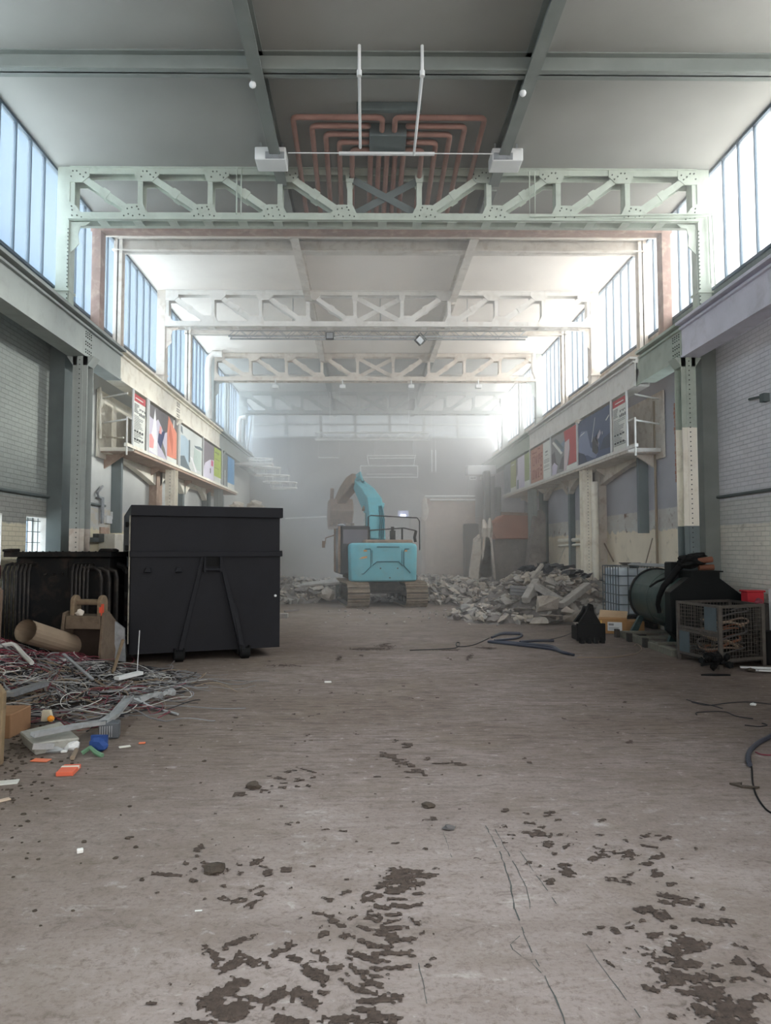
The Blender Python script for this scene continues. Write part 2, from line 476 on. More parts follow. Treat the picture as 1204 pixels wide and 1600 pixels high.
for side in (-1, 1):
    y = 12.4
    ys = [YB + .1, -11.6, -8.6, -5.6, -2.6, .4, 3.4, 6.4, 9.4]
    for a, b in zip(ys, ys[1:]): clerestory(side, a, b, 6, 'sill', 'green')
    clerestory(side, 9.4, 12.4, 6, 'sill', 'green')
    clerestory(side, 12.4, 14.1, 4, 'sill', 'green')
    clerestory(side, 14.1, 15.3, 3, 'sill_pale', 'white')
    for a in (15.3, 18.4, 21.4, 24.4, 27.4, 30.4):
        clerestory(side, a, min(a + (3.1 if a < 18 else 3.0), YF), 6, 'sill_pale', 'white')
    clerestory(side, 33.4, YF, 2, 'sill_pale', 'white')

# lower windows in the left wall, with bars
def barred(n, y0, y1):
    r = sthing('window_%d' % n, (WL - .28, (y0 + y1) / 2, .8)); o = r.location.copy()
    f = MB(o)
    for a, b, c, d in ((y0, y1, .8, .85), (y0, y1, 2.25, 2.3), (y0, y0 + .05, .8, 2.3), (y1 - .05, y1, .8, 2.3)): f.box(o.x - .03, o.x + .03, a, b, c, d)
    f.build('window_frame', 'metalw', r)
    p = MB(o); p.box(o.x - .003, o.x + .003, y0, y1, .8, 2.3); p.build('pane', 'pane', r)
    g = MB(o); x = WL - .12
    z = .9
    while z < 2.28: g.box(x - .006, x + .006, y0, y1, z, z + .012); z += .19
    yy = y0 + .1
    while yy < y1: g.box(x - .006, x + .006, yy, yy + .012, .8, 2.3); yy += .19
    g.build('bars', 'darkgrey', r)
    j = MB(o); j.box(WL - .34, WL + .005, y1 - .012, y1 + .0, .8, 2.3); j.box(WL - .34, WL + .005, y0, y1, 2.29, 2.305); j.box(WL - .34, WL + .02, y0, y1, .78, .802); j.build('reveal', 'white', r)
barred(40, 10.25, 11.05); barred(41, 11.85, 12.62)
def tall_window(n, X, y0, y1, z0, z1, bars, side):
    r = sthing('window_%d' % n, (X, (y0 + y1) / 2, z0)); o = r.location.copy()
    f = MB(o)
    for a, b, c, d in ((y0, y1, z0, z0 + .06), (y0, y1, z1 - .06, z1), (y0, y0 + .05, z0, z1), (y1 - .05, y1, z0, z1)) + tuple((y0, y1, a, b) for a, b in bars):
        f.box(X - .04, X + .04, a, b, c, d)
    f.build('window_frame', 'metalw', r)
    p = MB(o); p.box(X - .003, X + .003, y0, y1, z0, z1); p.build('pane', 'pane', r)
tall_window(42, WL - .22, 13.15, 14.0, 2.52, 5.0, [(3.35, 3.75)], -1)
tall_window(43, WR + .22, 13.0, 14.15, 3.15, 4.75, [(3.75, 4.0)], 1)
br = MB()
for k in range(20):
    z = 3.12 + k * .083; q = .05 + .05 * rnd.random()
    br.box(WR - .008, WR + .3, 14.15 + .0, 14.15 + q + .12, z, z + .072)
struct(br.build('trim_1', 'brick'))
# glazing band in the far wall
r = sthing('window_44', (CX, YF + .1, 7.25)); o = r.location.copy()
f = MB(o)
for k in range(8):
    x = WL + .1 + (WR - WL - .2) * k / 7; f.box(x - .06, x + .06, YF + .02, YF + .14, 7.25, H)
f.box(WL, WR, YF + .02, YF + .14, 7.22, 7.32); f.box(WL, WR, YF + .02, YF + .14, 7.9, 7.96)
f.build('window_frame', 'greygreen', r)
p = MB(o); p.box(WL, WR, YF + .08, YF + .09, 7.3, H); p.build('pane', 'far_pane', r)

# ceiling beams (painted in with the ceiling)
tn = 1
def trim(mb, mat, **k):
    global tn
    tn += 1
    return struct(mb.build('trim_%d' % tn, mat, **k))
def ibeam_x(y, z0, z1, mat, w=.2):
    b = MB((CX, y, z1)); b.box(WNL, WNR, y - w / 2, y + w / 2, z0, z0 + .025); b.box(WNL, WNR, y - .012, y + .012, z0, z1)
    b.box(WNL, WNR, y - w / 2, y + w / 2, z1 - .02, z1)
    trim(b, mat)
ibeam_x(9.4, 8.36, H, 'purlin'); ibeam_x(6.2, 8.36, H, 'purlin')
b = MB((CX, 14.1, H)); b.box(WNL, WNR, 13.98, 14.22, 8.24, H); trim(b, 'rustbeam')
b = MB((CX, 14.45, H)); b.box(WNL, WNR, 14.22, 14.5, 8.34, H); trim(b, 'oldwhite')
ibeam_x(15.3, 8.36, H, 'purlin_white', .26)
ibeam_x(21.4, 8.38, H, 'purlin_white'); ibeam_x(27.4, 8.38, H, 'purlin_white')
for X in (-1.52, 2.32):
    for a, bb, mt in ((YB, 12.35, 'purlin'), (12.5, 14.1, 'purlin'), (14.5, 18.3, 'purlin_white'), (18.5, 24.3, 'purlin_white'), (24.5, YF, 'purlin')):
        b = MB((X, a, H))
        b.box(X - .09, X + .09, a, bb, 8.325, 8.35); b.box(X - .012, X + .012, a, bb, 8.35, H); b.box(X - .09, X + .09, a, bb, H - .02, H)
        trim(b, mt)

# ================================================================== STEELWORK
TX0, TX1 = -5.32, 6.0
def gusset(mb, cx, y, z, pts, bolts=True):
    mb.use(mb.gm); mb.prism([(cx + a, z + b) for a, b in pts], 'Y', y - .13, y - .105)
    mb.prism([(cx + a, z + b) for a, b in pts], 'Y', y + .105, y + .13)
def make_truss(Y, mat, boltm, label, bolts=True, darkx=True):
    t = thing('roof_truss', label, 'truss', (CX, Y, 7.6), group=None); o = t.location.copy()
    zt, zb = 8.56, 7.72
    m = MB(o)
    m.box(TX0, TX1, Y - .12, Y - .10, zt - .06, zt + .06); m.box(TX0, TX1, Y + .10, Y + .12, zt - .06, zt + .06); m.box(TX0, TX1, Y - .15, Y + .15, zt + .04, zt + .065)
    m.build('top_chord', mat, t)
    m = MB(o)
    m.box(TX0, TX1, Y - .12, Y - .10, zb - .07, zb + .07); m.box(TX0, TX1, Y + .10, Y + .12, zb - .07, zb + .07)
    m.box(TX0, TX1, Y - .19, Y - .10, zb - .085, zb - .065); m.box(TX0, TX1, Y + .10, Y + .19, zb - .085, zb - .065)
    x = TX0 + .5
    while x < TX1 - .3:
        m.box(x, x + .16, Y - .12, Y + .12, zb - .095, zb - .08); x += .63
    m.build('bottom_chord', mat, t)
    n = 9; dx = (TX1 - TX0) / n; xs = [TX0 + dx * k for k in range(n + 1)]
    for k, x in enumerate(xs):
        v = MB(o); x = min(max(x, TX0 + .04), TX1 - .04)
        v.box(x - .045, x - .03, Y - .10, Y + .10, zb, zt); v.box(x - .045, x + .045, Y - .115, Y - .10, zb, zt); v.box(x - .045, x + .045, Y + .1, Y + .115, zb, zt)
        v.build('vertical', mat, t)
    for k in range(n):
        if k == 4: continue
        a, b_ = (xs[k], xs[k + 1]) if k < 4 else (xs[k + 1], xs[k])
        s_ = 1 if k < 4 else -1
        d = MB(o)
        p, q = Vector((a + s_ * .10, Y, zt - .05)), Vector((b_ - s_ * .10, Y, zb + .05))
        for dy in (-.11, .11): d.bar(p + Vector((0, dy, 0)), q + Vector((0, dy, 0)), .012, .12, (0, 0, 1))
        d.bar(p, q, .20, .012, (0, 0, 1))
        mid = (p + q) / 2; dd = (q - p).normalized() * .07
        for dy in (-.12, .12): d.bar(mid - dd + Vector((0, dy, 0)), mid + dd + Vector((0, dy, 0)), .012, .16)
        d.build('diagonal', mat, t)
    def plate(x, z, pts, bl_):
        g = MB(o); g.use(mat); g.prism([(x + a, z + b) for a, b in pts], 'Y', Y - .13, Y - .105); g.prism([(x + a, z + b) for a, b in pts], 'Y', Y + .105, Y + .13)
        g.box(x - .02, x + .02, Y - .11, Y + .11, z - .02, z + .02)
        if bolts:
            g.use(boltm)
            for u, v in bl_:
                c = Vector((x + u, Y - .128, z + v)); g.cyl(c, c + Vector((0, -.016, 0)), .013, 6)
        g.build('gusset_plate', mat, t)
    for k, x in enumerate(xs):
        s_ = 1 if k <= 4 else -1
        lo_ = [(-.28, 0), (-.2, .03), (-.12, 0), (0, .02), (.08, 0), (-.02, .12), (-.22, .13), (-.14, .15), (-.05, .17)]
        hi_ = [(.05, -.02), (.12, -.02), (.18, -.08), (.24, -.13), (.28, -.05), (.02, -.12)]
        if k in (0, n):
            plate(x, zt, [(0, .05), (s_ * .34, .05), (s_ * .34, -.12), (s_ * .22, -.22), (0, -.22)], [(s_ * abs(u), v) for u, v in hi_])
            plate(x, zb, [(0, -.07), (s_ * .30, -.07), (s_ * .12, .18), (0, .26)], [(s_ * u, v) for u, v in ((.05, 0), (.14, 0), (.22, -.03), (.05, .1), (.04, .17))])
        else:
            if k not in (4, 5): plate(x, zt, [(-s_ * .16, .05), (s_ * .34, .05), (s_ * .34, -.08), (s_ * .22, -.20), (-s_ * .05, -.20)], [(s_ * u, v) for u, v in hi_])
            else: plate(x, zt, [(-.10, .05), (.10, .05), (.06, -.20), (-.06, -.20)], [(0, -.05), (0, -.12)])
            plate(x, zb, [(-s_ * .34, -.06), (s_ * .18, -.06), (s_ * .05, .22), (-s_ * .22, .22), (-s_ * .36, .04)], [(s_ * u, v) for u, v in lo_])
    for s_ in (1, -1):
        b2 = MB(o); a, b_ = (xs[4], xs[5]) if s_ > 0 else (xs[5], xs[4])
        b2.bar((a, Y - .03 * s_, zt - .08), (b_, Y - .03 * s_, zb + .08), .012, .13)
        b2.build('cross_brace', 'darkgrey' if darkx else mat, t)
    return t
make_truss(12.4, 'green', 'bolt', 'nearest roof truss, pale green riveted steel with dark middle cross, below grey ceiling')
make_truss(18.4, 'white', 'white', 'second roof truss, whitewashed steel, with the two black floodlights hung just behind it', False, False)
make_truss(24.4, 'oldwhite', 'white', 'third roof truss, dusty off-white steel, above the row of four small lamps', False, False)
make_truss(30.4, 'greygreen', 'white', 'farthest roof truss, pale outline nearly lost in the dust cloud', False, False)

def hcol(o, x, y, z0, z1, w, d, t=.018, mat='green', face='X'):
    """H section, flanges facing the hall"""
    m = MB(o)
    m.box(x - w / 2, x - w / 2 + t, y - d / 2, y + d / 2, z0, z1); m.box(x + w / 2 - t, x + w / 2, y - d / 2, y + d / 2, z0, z1)
    m.box(x - w / 2, x + w / 2, y - t / 2, y + t / 2, z0, z1)
    return m
bays = [(12.4, 'green', 'nearest', 'below the nearest truss'), (18.4, 'oldwhite', 'second', 'below the second truss'), (24.4, 'greygreen', 'third', 'below the third truss'), (30.4, 'greygreen', 'fourth', 'in the far haze')]
for s_, sd_, ux in ((-1, 'left', -5.43), (1, 'right', 6.11)):
    for (Y, mt, nm, wh) in bays:
        nb = nm == 'nearest'
        t = thing('clerestory_post', '%s %s steel post between the high windows on the %s, %s' % ('green' if nb else 'pale', nm, sd_, wh), 'post', (ux, Y, 5.8)); o = t.location.copy()
        m = MB(o); m.box(ux - .11, ux + .11, Y - .13, Y - .112, 5.8, H - .01); m.box(ux - .11, ux + .11, Y + .112, Y + .13, 5.8, H - .01); m.box(ux - .012, ux + .012, Y - .12, Y + .12, 5.8, H - .01)
        m.box(ux - s_ * .11, ux - s_ * .128, Y - .1, Y + .1, 5.8, H - .1)
        if nb:
            m.use(mt); m.mi = [0] * len(m.mi); m.use('bolt'); z = 6.0
            while z < 7.5:
                m.cyl((ux - s_ * .1, Y - .128, z), (ux - s_ * .1, Y - .142, z), .012, 6); z += .07
        m.build('post_section', mt, t)
        k = MB(o); xi = ux - s_ * .13
        k.prism([(xi, 7.62), (xi - s_ * .34, 7.62), (xi - s_ * .27, 7.56), (xi - s_ * .17, 7.54), (xi - s_ * .13, 7.4), (xi - s_ * .15, 7.22), (xi - s_ * .04, 7.1), (xi, 7.05)], 'Y', Y - .09, Y - .07)
        k.build('knee_plate', mt, t)
        f = MB(o); f.box(ux - .17, ux + .17, Y - .17, Y + .17, 5.8, 5.86); f.build('base_plate', mt, t)
        f = MB(o); f.box(ux - .14, ux + .14, Y - .15, Y + .15, 6.34, 6.38); f.build('collar_plate', mt, t)
    for (Y, mt, ds) in ((9.4, 'green', 'pale green slender nearest middle post'), (14.1, 'rustbeam', 'rusty red half-stripped post'), (15.3, 'oldwhite', 'peeling white middle post beside the rusty one'), (21.4, 'oldwhite', 'pale middle post between second and third trusses'), (27.4, 'greygreen', 'faint middle post between third and farthest trusses')):
        m = MB((ux, Y, 5.8)); x = ux - s_ * -.06
        wd = .10 if Y != 14.1 else .13
        if Y == 14.1: m.box(x - .09, x + .09, Y - .13, Y + .13, 5.8, H - .01)
        else: m.box(x - .09, x + .09, Y - wd, Y - wd + .02, 5.8, H - .01); m.box(x - .09, x + .09, Y + wd - .02, Y + wd, 5.8, H - .01); m.box(x - .015, x + .015, Y - wd, Y + wd, 5.8, H - .01)
        tag(m.build('clerestory_post'), '%s among the high windows on the %s' % (ds, sd_), 'post').data.materials.append(M[mt])

# crane runway beams, in three lengths a side
def crane_beam(x, s_, y0, y1, mt, label, rag=False, web=None):
    t = thing('crane_beam', label, 'beam', (x, y0, 5.16)); o = t.location.copy()
    m = MB(o)
    xo = x + s_ * .30                      # outer edge; x is the web face towards the hall
    m.box(x, x + s_ * .02, y0, y1, 5.2, 5.66); m.build('web', mt, t)
    m = MB(o); m.box(x - s_ * .05, xo, y0, y1, 5.66, 5.70); m.box(x - s_ * .11, xo, y0, y1, 5.74, 5.79); m.box(x + s_ * .02, x + s_ * .12, y0, y1, 5.70, 5.74); m.build('top_flange', mt, t)
    m = MB(o); m.box(x - s_ * .02, xo, y0, y1, 5.16, 5.2); m.build('bottom_flange', mt, t)
    m = MB(o); m.box(xo, xo - s_ * .02, y0, y1, 5.2, 5.66); m.build('outer_web', mt, t)
    return t, o
LX, RX = -4.98, 5.66
def splice(t, o, x, s_, ys, mat):
    bl = MB(o)
    for y in ys:
        for yy in (y - .12, y - .04, y + .04, y + .12):
            for z in (5.24, 5.29, 5.38, 5.43, 5.52, 5.57, 5.61): bl.cyl((x, yy, z), (x - s_ * .012, yy, z), .013, 6)
    bl.build('rivets', mat, t)
t, o = crane_beam(LX, -1, YB, 14.05, 'greygreen', 'left crane runway beam, nearest grey-green length with rivets over the column'); splice(t, o, LX, -1, (12.4,), 'bolt')
t, o = crane_beam(LX, -1, 14.07, 23.7, 'cream', 'left crane runway beam, middle cream-painted length above the posters'); splice(t, o, LX, -1, (18.4,), 'bolt')
t, o = crane_beam(LX, -1, 23.72, YF, 'greygreen', 'left crane runway beam, far grey length beyond the blue banner')
t, o = crane_beam(RX, 1, YB, 12.28, 'lilac', 'right crane runway beam, nearest cool grey length under the white windows')
t, o = crane_beam(RX, 1, 12.3, 14.15, 'green', 'short pale green length of right crane beam with ragged cut end over the column'); splice(t, o, RX, 1, (12.5,), 'bolt')
m = MB(o); m.prism([(14.15, 5.16), (14.42, 5.14), (14.3, 5.3), (14.2, 5.42), (14.34, 5.52), (14.22, 5.68), (14.15, 5.79)], 'X', RX - .004, RX + .02); m.build('torn_end', 'green', t)
t, o = crane_beam(RX, 1, 14.45, 23.9, 'white', 'right crane runway beam, middle white length above the posters')
t, o = crane_beam(RX, 1, 23.92, YF, 'green', 'right crane runway beam, far pale green length ending at the white unit')

# main columns carrying the crane beams
def main_col(x, Y, s_, cols, label, stub=True):
    t = thing('steel_column', label, 'column', (x, Y, 0)); o = t.location.copy()
    z = [0] + [c[0] for c in cols]
    m = MB(o)
    for (a, b_), c in zip(zip(z, z[1:]), cols):
        m.use(c[1])
        m.box(x - .13, x + .13, Y - .14, Y - .122, a, b_); m.box(x - .13, x + .13, Y + .122, Y + .14, a, b_); m.box(x - .012, x + .012, Y - .13, Y + .13, a, b_)
        m.box(x - .05, x + .05, Y - .16, Y - .14, a, b_)
    m.use('bolt'); zz = .5
    while zz < 5.1: m.cyl((x, Y - .158, zz), (x, Y - .17, zz), .011, 6); zz += .085
    m.build('column_section', None, t)
    c = MB(o); c.prism([(x - .13, 5.0), (x + .13, 5.0), (x + .24, 5.16), (x - .24, 5.16)], 'Y', Y - .14, Y + .14); c.build('cap_plate', cols[-1][1], t)
    f = MB(o); f.box(x - .2, x + .2, Y - .2, Y + .2, 0, .04); f.build('foot_plate', 'darkgrey', t)
    return t
main_col(-5.06, 12.4, -1, [(2.1, 'oldwhite'), (5.16, 'greygreen')], 'grey-green riveted column on the left, standing by the black container')
main_col(5.76, 12.4, 1, [(2.15, 'post'), (3.9, 'cream'), (5.16, 'green')], 'riveted column on the right, green above and cream below, behind the tank')
main_col(-5.12, 18.4, -1, [(5.16, 'cream')], 'cream column on the left under the second truss, behind the container')
main_col(5.84, 18.4, 1, [(5.16, 'cream')], 'cream column on the right under the second truss, rising from the rubble')
main_col(-5.15, 24.4, -1, [(5.16, 'greygreen')], 'pale column on the left under the third truss, beyond the lime banner')
main_col(5.85, 24.4, 1, [(5.16, 'greygreen')], 'dusty column on the right under the third truss, by the brown skip')
# wall pilasters and slender wall posts: part of the walls
for X, s_, mt in ((WL, -1, 'greygreen'), (WR, 1, 'lilac')):
    for Y in (12.78, 6.4, .4):
        b = MB((X, Y, 0)); b.box(X, X - s_ * .27, Y - .2, Y + .2, 0, 5.8); trim(b, 'darkgrey' if s_ < 0 else 'purlin')
    for Y in (15.8,):
        b = MB((X, Y, 0)); b.box(X, X - s_ * .22, Y - .06, Y + .06, 2.1, 3.82); trim(b, 'post' )
    for Y in (18.75, 24.7):
        b = MB((X, Y, 0)); b.box(X, X - s_ * .2, Y - .25, Y + .25, 0, 3.82); trim(b, ('pinkish' if s_ < 0 else 'oldwhite') if Y < 20 else 'darkgrey')
    for Y in (21.4, 27.4):
        b = MB((X, Y, 0)); b.box(X, X - s_ * .16, Y - .1, Y + .1, 0, 3.82); trim(b, 'post')
# cable pipe along each near wall
for X, s_, y1 in ((WL, -1, 15.3), (WR, 1, 12.6)):
    b = MB((X, 8, 2.68)); b.tube([(X - s_ * .035, YB + 1, 2.68), (X - s_ * .035, y1, 2.68)], .028, 8)
    tag(b.build('wall_pipe', 'darkgrey', smooth=True), 'thin dark pipe running level along the %s brick wall' % ('left' if s_ < 0 else 'right'), 'pipe')

# ------------------------------------------------------------------ galleries with posters
def gallery(X, Xi, s_, y0, y1, label, under):
    t = thing('poster_gallery', label, 'gallery', ((X + Xi) / 2, y0, 3.8)); o = t.location.copy()
    m = MB(o); m.box(X - s_ * .002, Xi, y0 + .5, y1, 3.82, 3.9); m.build('soffit', under, t)
    m = MB(o); m.box(Xi - s_ * .03, Xi + s_ * .04, y0, y1, 3.88, 3.95); m.box(X, Xi, y0 + .46, y0 + .54, 3.84, 3.92); m.build('edge_rail', 'cream' if s_ < 0 else 'white', t)
    m = MB(o); m.prism([(y0 + .30, 3.70), (y1, 3.70), (y1, 5.15), (y0 + .30, 5.15)], 'X', X - s_ * .05, X - s_ * .02); m.build('back_panel', 'cream' if s_ < 0 else 'oldwhite', t)
    for y in (15.3, 18.0, 21.3, 24.2, 27.2):
        if y < y1:
            m = MB(o); m.prism([(X, 3.5), (X, 3.84), (X - s_ * .42, 3.84), (X - s_ * .42, 3.78)], 'Y', y - .03, y + .03); m.build('bracket', under, t)
    # haunch under the slab deepening towards each column
    m = MB(o)
    for ya, yb in ((15.0, 18.4), (18.8, 21.3), (21.5, 24.3)):
        n = 8; pr = []
        for i in range(n + 1):
            u = i / n; pr.append((ya + (yb - ya) * u, 3.82 - .40 * (abs(2 * u - 1) ** 2 if ya > 18 else u ** 1.6)))
        m.prism([(ya, 3.9)] + pr + [(yb, 3.9)], 'X', X - s_ * .04, X - s_ * .2)
    m.build('haunch', 'cream' if s_ < 0 else 'oldwhite', t)
    return t, o
t, o = gallery(WL, LX, -1, 14.45, 27.0, 'cream gallery hung under the left crane beam, carrying the posters', 'pinkish')
m = MB(o)
for z in (4.45, 5.0): m.tube([(WL, 15.0, z), (LX, 14.5, z)], .018, 6)
m.build('end_rails', 'white', t)
m = MB(o); m.tube([(LX, 14.5, 3.7), (LX, 14.5, 4.5), (LX, 14.95, 4.5)], .02, 6)
m.build('end_post', 'white', t)
t, o = gallery(WR, RX, 1, 14.45, 28.6, 'white gallery hung under the right crane beam, carrying the posters', 'oldwhite')
m = MB(o)
for z in (4.45, 5.0): m.tube([(WR, 15.0, z), (RX, 14.5, z)], .018, 6)
m.build('end_rails', 'white', t)
m = MB(o); m.tube([(RX, 14.5, 3.7), (RX, 14.5, 4.5), (RX, 14.95, 4.5)], .02, 6)
m.build('end_post', 'white', t)

pm = {}
def C_(name, col):
    if name not in pm: pm[name] = paint('poster_' + name, col, .5, var=.05, scale=4)
    return pm[name]
def poster(X, s_, y0, y1, label, bg, deco, z0=3.96, z1=5.1, name='poster', cat='poster'):
    """deco: polygons in 0..1 across (left to right as read) and up"""
    ya, yb = min(y0, y1), max(y0, y1)
    m = MB((X, (ya + yb) / 2, z0)); m.use(C_(*bg)); m.box(X, X + s_ * .012, ya, yb, z0, z1)
    for j, (c, poly) in enumerate(deco):
        m.use(C_(*c))
        pts = []
        for u, v in poly:
            y = (ya + (yb - ya) * u) if s_ < 0 else (yb - (yb - ya) * u)
            pts.append((y, z0 + (z1 - z0) * v))
        m.prism(pts, 'X', X - s_ * (.001 + .0012 * j / 3), X)
    return tag(m.build(name), label, cat)
def rect(a, b, c, d): return [(a, c), (b, c), (b, d), (a, d)]
PW = ('offwhite', (228, 230, 224)); PK = ('ink', (70, 72, 74)); PR = ('red', (186, 80, 84)); PG = ('grey', (150, 152, 150))  # red dulled: shade and haze are put into its colour
def infodeco(seed):
    r_ = random.Random(seed)
    d = [(PR, rect(0, 1, .86, 1)), (PW, rect(.18, .8, .915, .935))]
    for k in range(5): d.append((PK, rect(.52 + .1 * k, .58 + .1 * k, .72 + .02 * (k % 2), .76)))
    for k in range(4): d.append((PK, rect(.5 + .12 * k, .57 + .12 * k, .62, .67 + .01 * (k % 2))))
    for k in range(17):
        z = .58 - .031 * k; d.append((PG, rect(.08, .4 + .5 * r_.random(), z, z + .012)))
    for k in range(6): d.append((PG, rect(.08, .3 + .15 * r_.random(), .80 - .03 * k, .812 - .03 * k)))
    for z in (.28, .12): 
        for k in range(4): d.append((PK, rect(.12 + .2 * k, .2 + .2 * k, z, z + .03)))
    return d
PL = ('lavender', (212, 206, 222)); PO = ('orange', (228, 144, 120)); PS = ('shadow', (112, 108, 110)); PB = ('navy', (72, 80, 118)); PP = ('pink', (240, 170, 168)); PW2 = ('cloth', (240, 240, 242))
poster(LX, -1, 14.85, 15.68, 'information poster with a red header on the left gallery, nearest the camera', PW, infodeco(1))
poster(LX, -1, 15.92, 18.35, 'large poster on the left gallery showing white and orange garments hung on a line', PS, [
    (PL, [(.0, .0), (.62, .0), (.62, .62), (.50, .55), (.42, .66), (.30, .78), (.22, .70), (.05, .74), (0, .8)]),
    (PW2, [(.0, .05), (.3, .0), (.26, .55), (.2, .97), (.12, .5)]), (PP, [(.0, .1), (.16, .12), (.18, .3), (.1, .4), (.0, .36)]),
    (PB, [(.3, .3), (.4, .18), (.5, .45), (.55, .62), (.46, .58), (.4, .5), (.33, .55)]), (PP, [(.34, .5), (.42, .5), (.42, .66), (.36, .66)]),
    (('stone', (120, 118, 112)), [(.42, .2), (.6, .02), (.55, .2), (.46, .34)]),
    (PO, [(.62, .08), (.98, .12), (.98, .72), (.86, .82), (.66, 1), (.62, .6)]), (('orange_dark', (200, 116, 94)), [(.68, .6), (.82, .15), (.84, .5), (.72, .85)]),
    (PW, rect(.62, .98, 0, .1)), (PW, [(.84, .8), (.87, .8), (.88, .98), (.85, .98)])])
BL = ('paleblue', (176, 196, 210)); DG = ('slate', (112, 124, 130)); MG = ('mist', (214, 218, 216))
poster(LX, -1, 18.6, 21.15, 'grey-blue photo poster of a pale figure on the left gallery, between orange and violet ones', MG, [
    (BL, [(0, .1), (.4, .05), (.42, .7), (.2, .78), (0, .74)]), (DG, [(.0, .02), (.5, .0), (.34, .14), (.2, .3), (.0, .24)]),
    (DG, rect(.38, .44, .2, .75)), (MG, rect(.45, .48, .4, .7)), (DG, [(.62, .68), (.9, .74), (1, .72), (1, .66), (.7, .64)]), (('palegreen', (190, 204, 198)), [(.6, .1), (.95, .1), (.95, .6), (.62, .62)]),
    (PW2, [(.44, .35), (.54, .35), (.78, .02), (.66, .02)]), (DG, [(.0, .86), (.12, .8), (.1, .95), (0, 1)])])
poster(LX, -1, 21.3, 22.85, 'lavender and dark photo poster on the left gallery, beside the lime banner', ('dusk', (128, 120, 126)), [
    (PL, [(0, 0), (1, 0), (1, .6), (.6, .55), (.4, .48), (.2, .4), (.1, .3)]), (('magenta', (206, 110, 140)), rect(.72, .92, .4, .56)), (PK, rect(.62, .7, .18, .32))])
LG = ('lime', (188, 206, 104))
poster(LX, -1, 22.87, 23.95, 'lime green banner on the left gallery, white at its foot', LG, [(PW, rect(0, 1, 0, .16)), (('olive', (150, 164, 92)), rect(.1, .7, .84, .88)), (('olive', (150, 164, 92)), rect(.1, .8, .66, .68)), (('olive', (150, 164, 92)), rect(.1, .7, .4, .42))], name='banner', cat='banner')
poster(LX, -1, 24.1, 25.1, 'dull grey panel on the left gallery, beside the blue banner', ('fog', (122, 126, 128)), [(MG, rect(.5, .6, 0, .5))])
poster(LX, -1, 25.12, 26.4, 'bright blue banner, farthest on the left gallery', ('sky_blue', (92, 156, 206)), [(PW, rect(0, 1, 0, .16)), (('mid_blue', (78, 138, 190)), rect(0, .2, .3, 1))], name='banner', cat='banner')
poster(RX, 1, 14.95, 15.8, 'information poster with a red header on the right gallery, nearest the camera', PW, infodeco(2))
ND = ('night', (78, 90, 120)); NL = ('night_pale', (128, 138, 168)); NDK = ('night_dark', (62, 70, 92))
poster(RX, 1, 15.95, 18.4, 'dark blue night poster of a suspended figure on the right gallery', ND, [
    (NL, [(0, .2), (.3, .15), (.45, .05), (.55, .02), (.62, .1), (.4, .3), (.3, .7), (.1, .75), (0, .6)]), (NDK, [(.0, .0), (.3, .0), (.2, .2), (0, .3)]),
    (('hair', (66, 62, 66)), [(.46, .18), (.58, .08), (.64, .14), (.62, .34), (.52, .5), (.46, .4)]), (('skin', (178, 172, 184)), [(.56, .46), (.66, .4), (.72, .5), (.7, .58), (.62, .5), (.6, .3), (.64, .22), (.67, .3)]),
    (NDK, [(.68, .15), (.98, .12), (.98, .42), (.8, .36)]), (MG, [(.44, .4), (.452, .4), (.56, .9), (.55, .9)]), (MG, [(.05, .64), (.1, .68), (.22, .7), (.22, .68), (.12, .66)]), (MG, [(.86, .72), (.96, .8), (.96, .77), (.88, .7)]), (MG, rect(.76, .77, .46, .52))])
poster(RX, 1, 18.5, 21.1, 'black and white photo poster with a big red area on the right gallery', ('smoke', (150, 150, 152)), [
    (PR, [(.52, .99), (.98, .99), (.98, .12), (.66, .1), (.74, .5), (.72, .7), (.55, .72)]), (PW, rect(.6, .98, 0, .1)), (('pale_rose', (214, 200, 204)), [(.5, .0), (.6, .0), (.72, .5), (.72, .74), (.55, .7)]),
    (PS, [(.0, .55), (.14, .6), (.2, .3), (.3, .2), (.1, .25), (.03, .3)]), (PS, [(.3, .1), (.5, .05), (.5, .4), (.42, .35)]), (PL, [(.02, .0), (.2, .0), (.26, .2), (.12, .32), (.03, .25)]),
    (('steel_blue', (132, 146, 166)), [(.38, .5), (.5, .5), (.56, .78), (.4, .72)]), (PW, [(.05, .85), (.1, .88), (.46, .48), (.4, .45)]), (DG, [(.12, .9), (.2, .92), (.5, .6), (.46, .55)])])
poster(RX, 1, 21.15, 22.1, 'narrow white poster with lines of small print, left of the red photo poster', PW, [(PG, rect(.1, .8, .50 - .04 * k, .515 - .04 * k)) for k in (0, 1, 2, 4, 5, 7)] + [(PG, rect(.3, .6, .62, .64)), (PG, rect(.3, .6, .7, .74))])
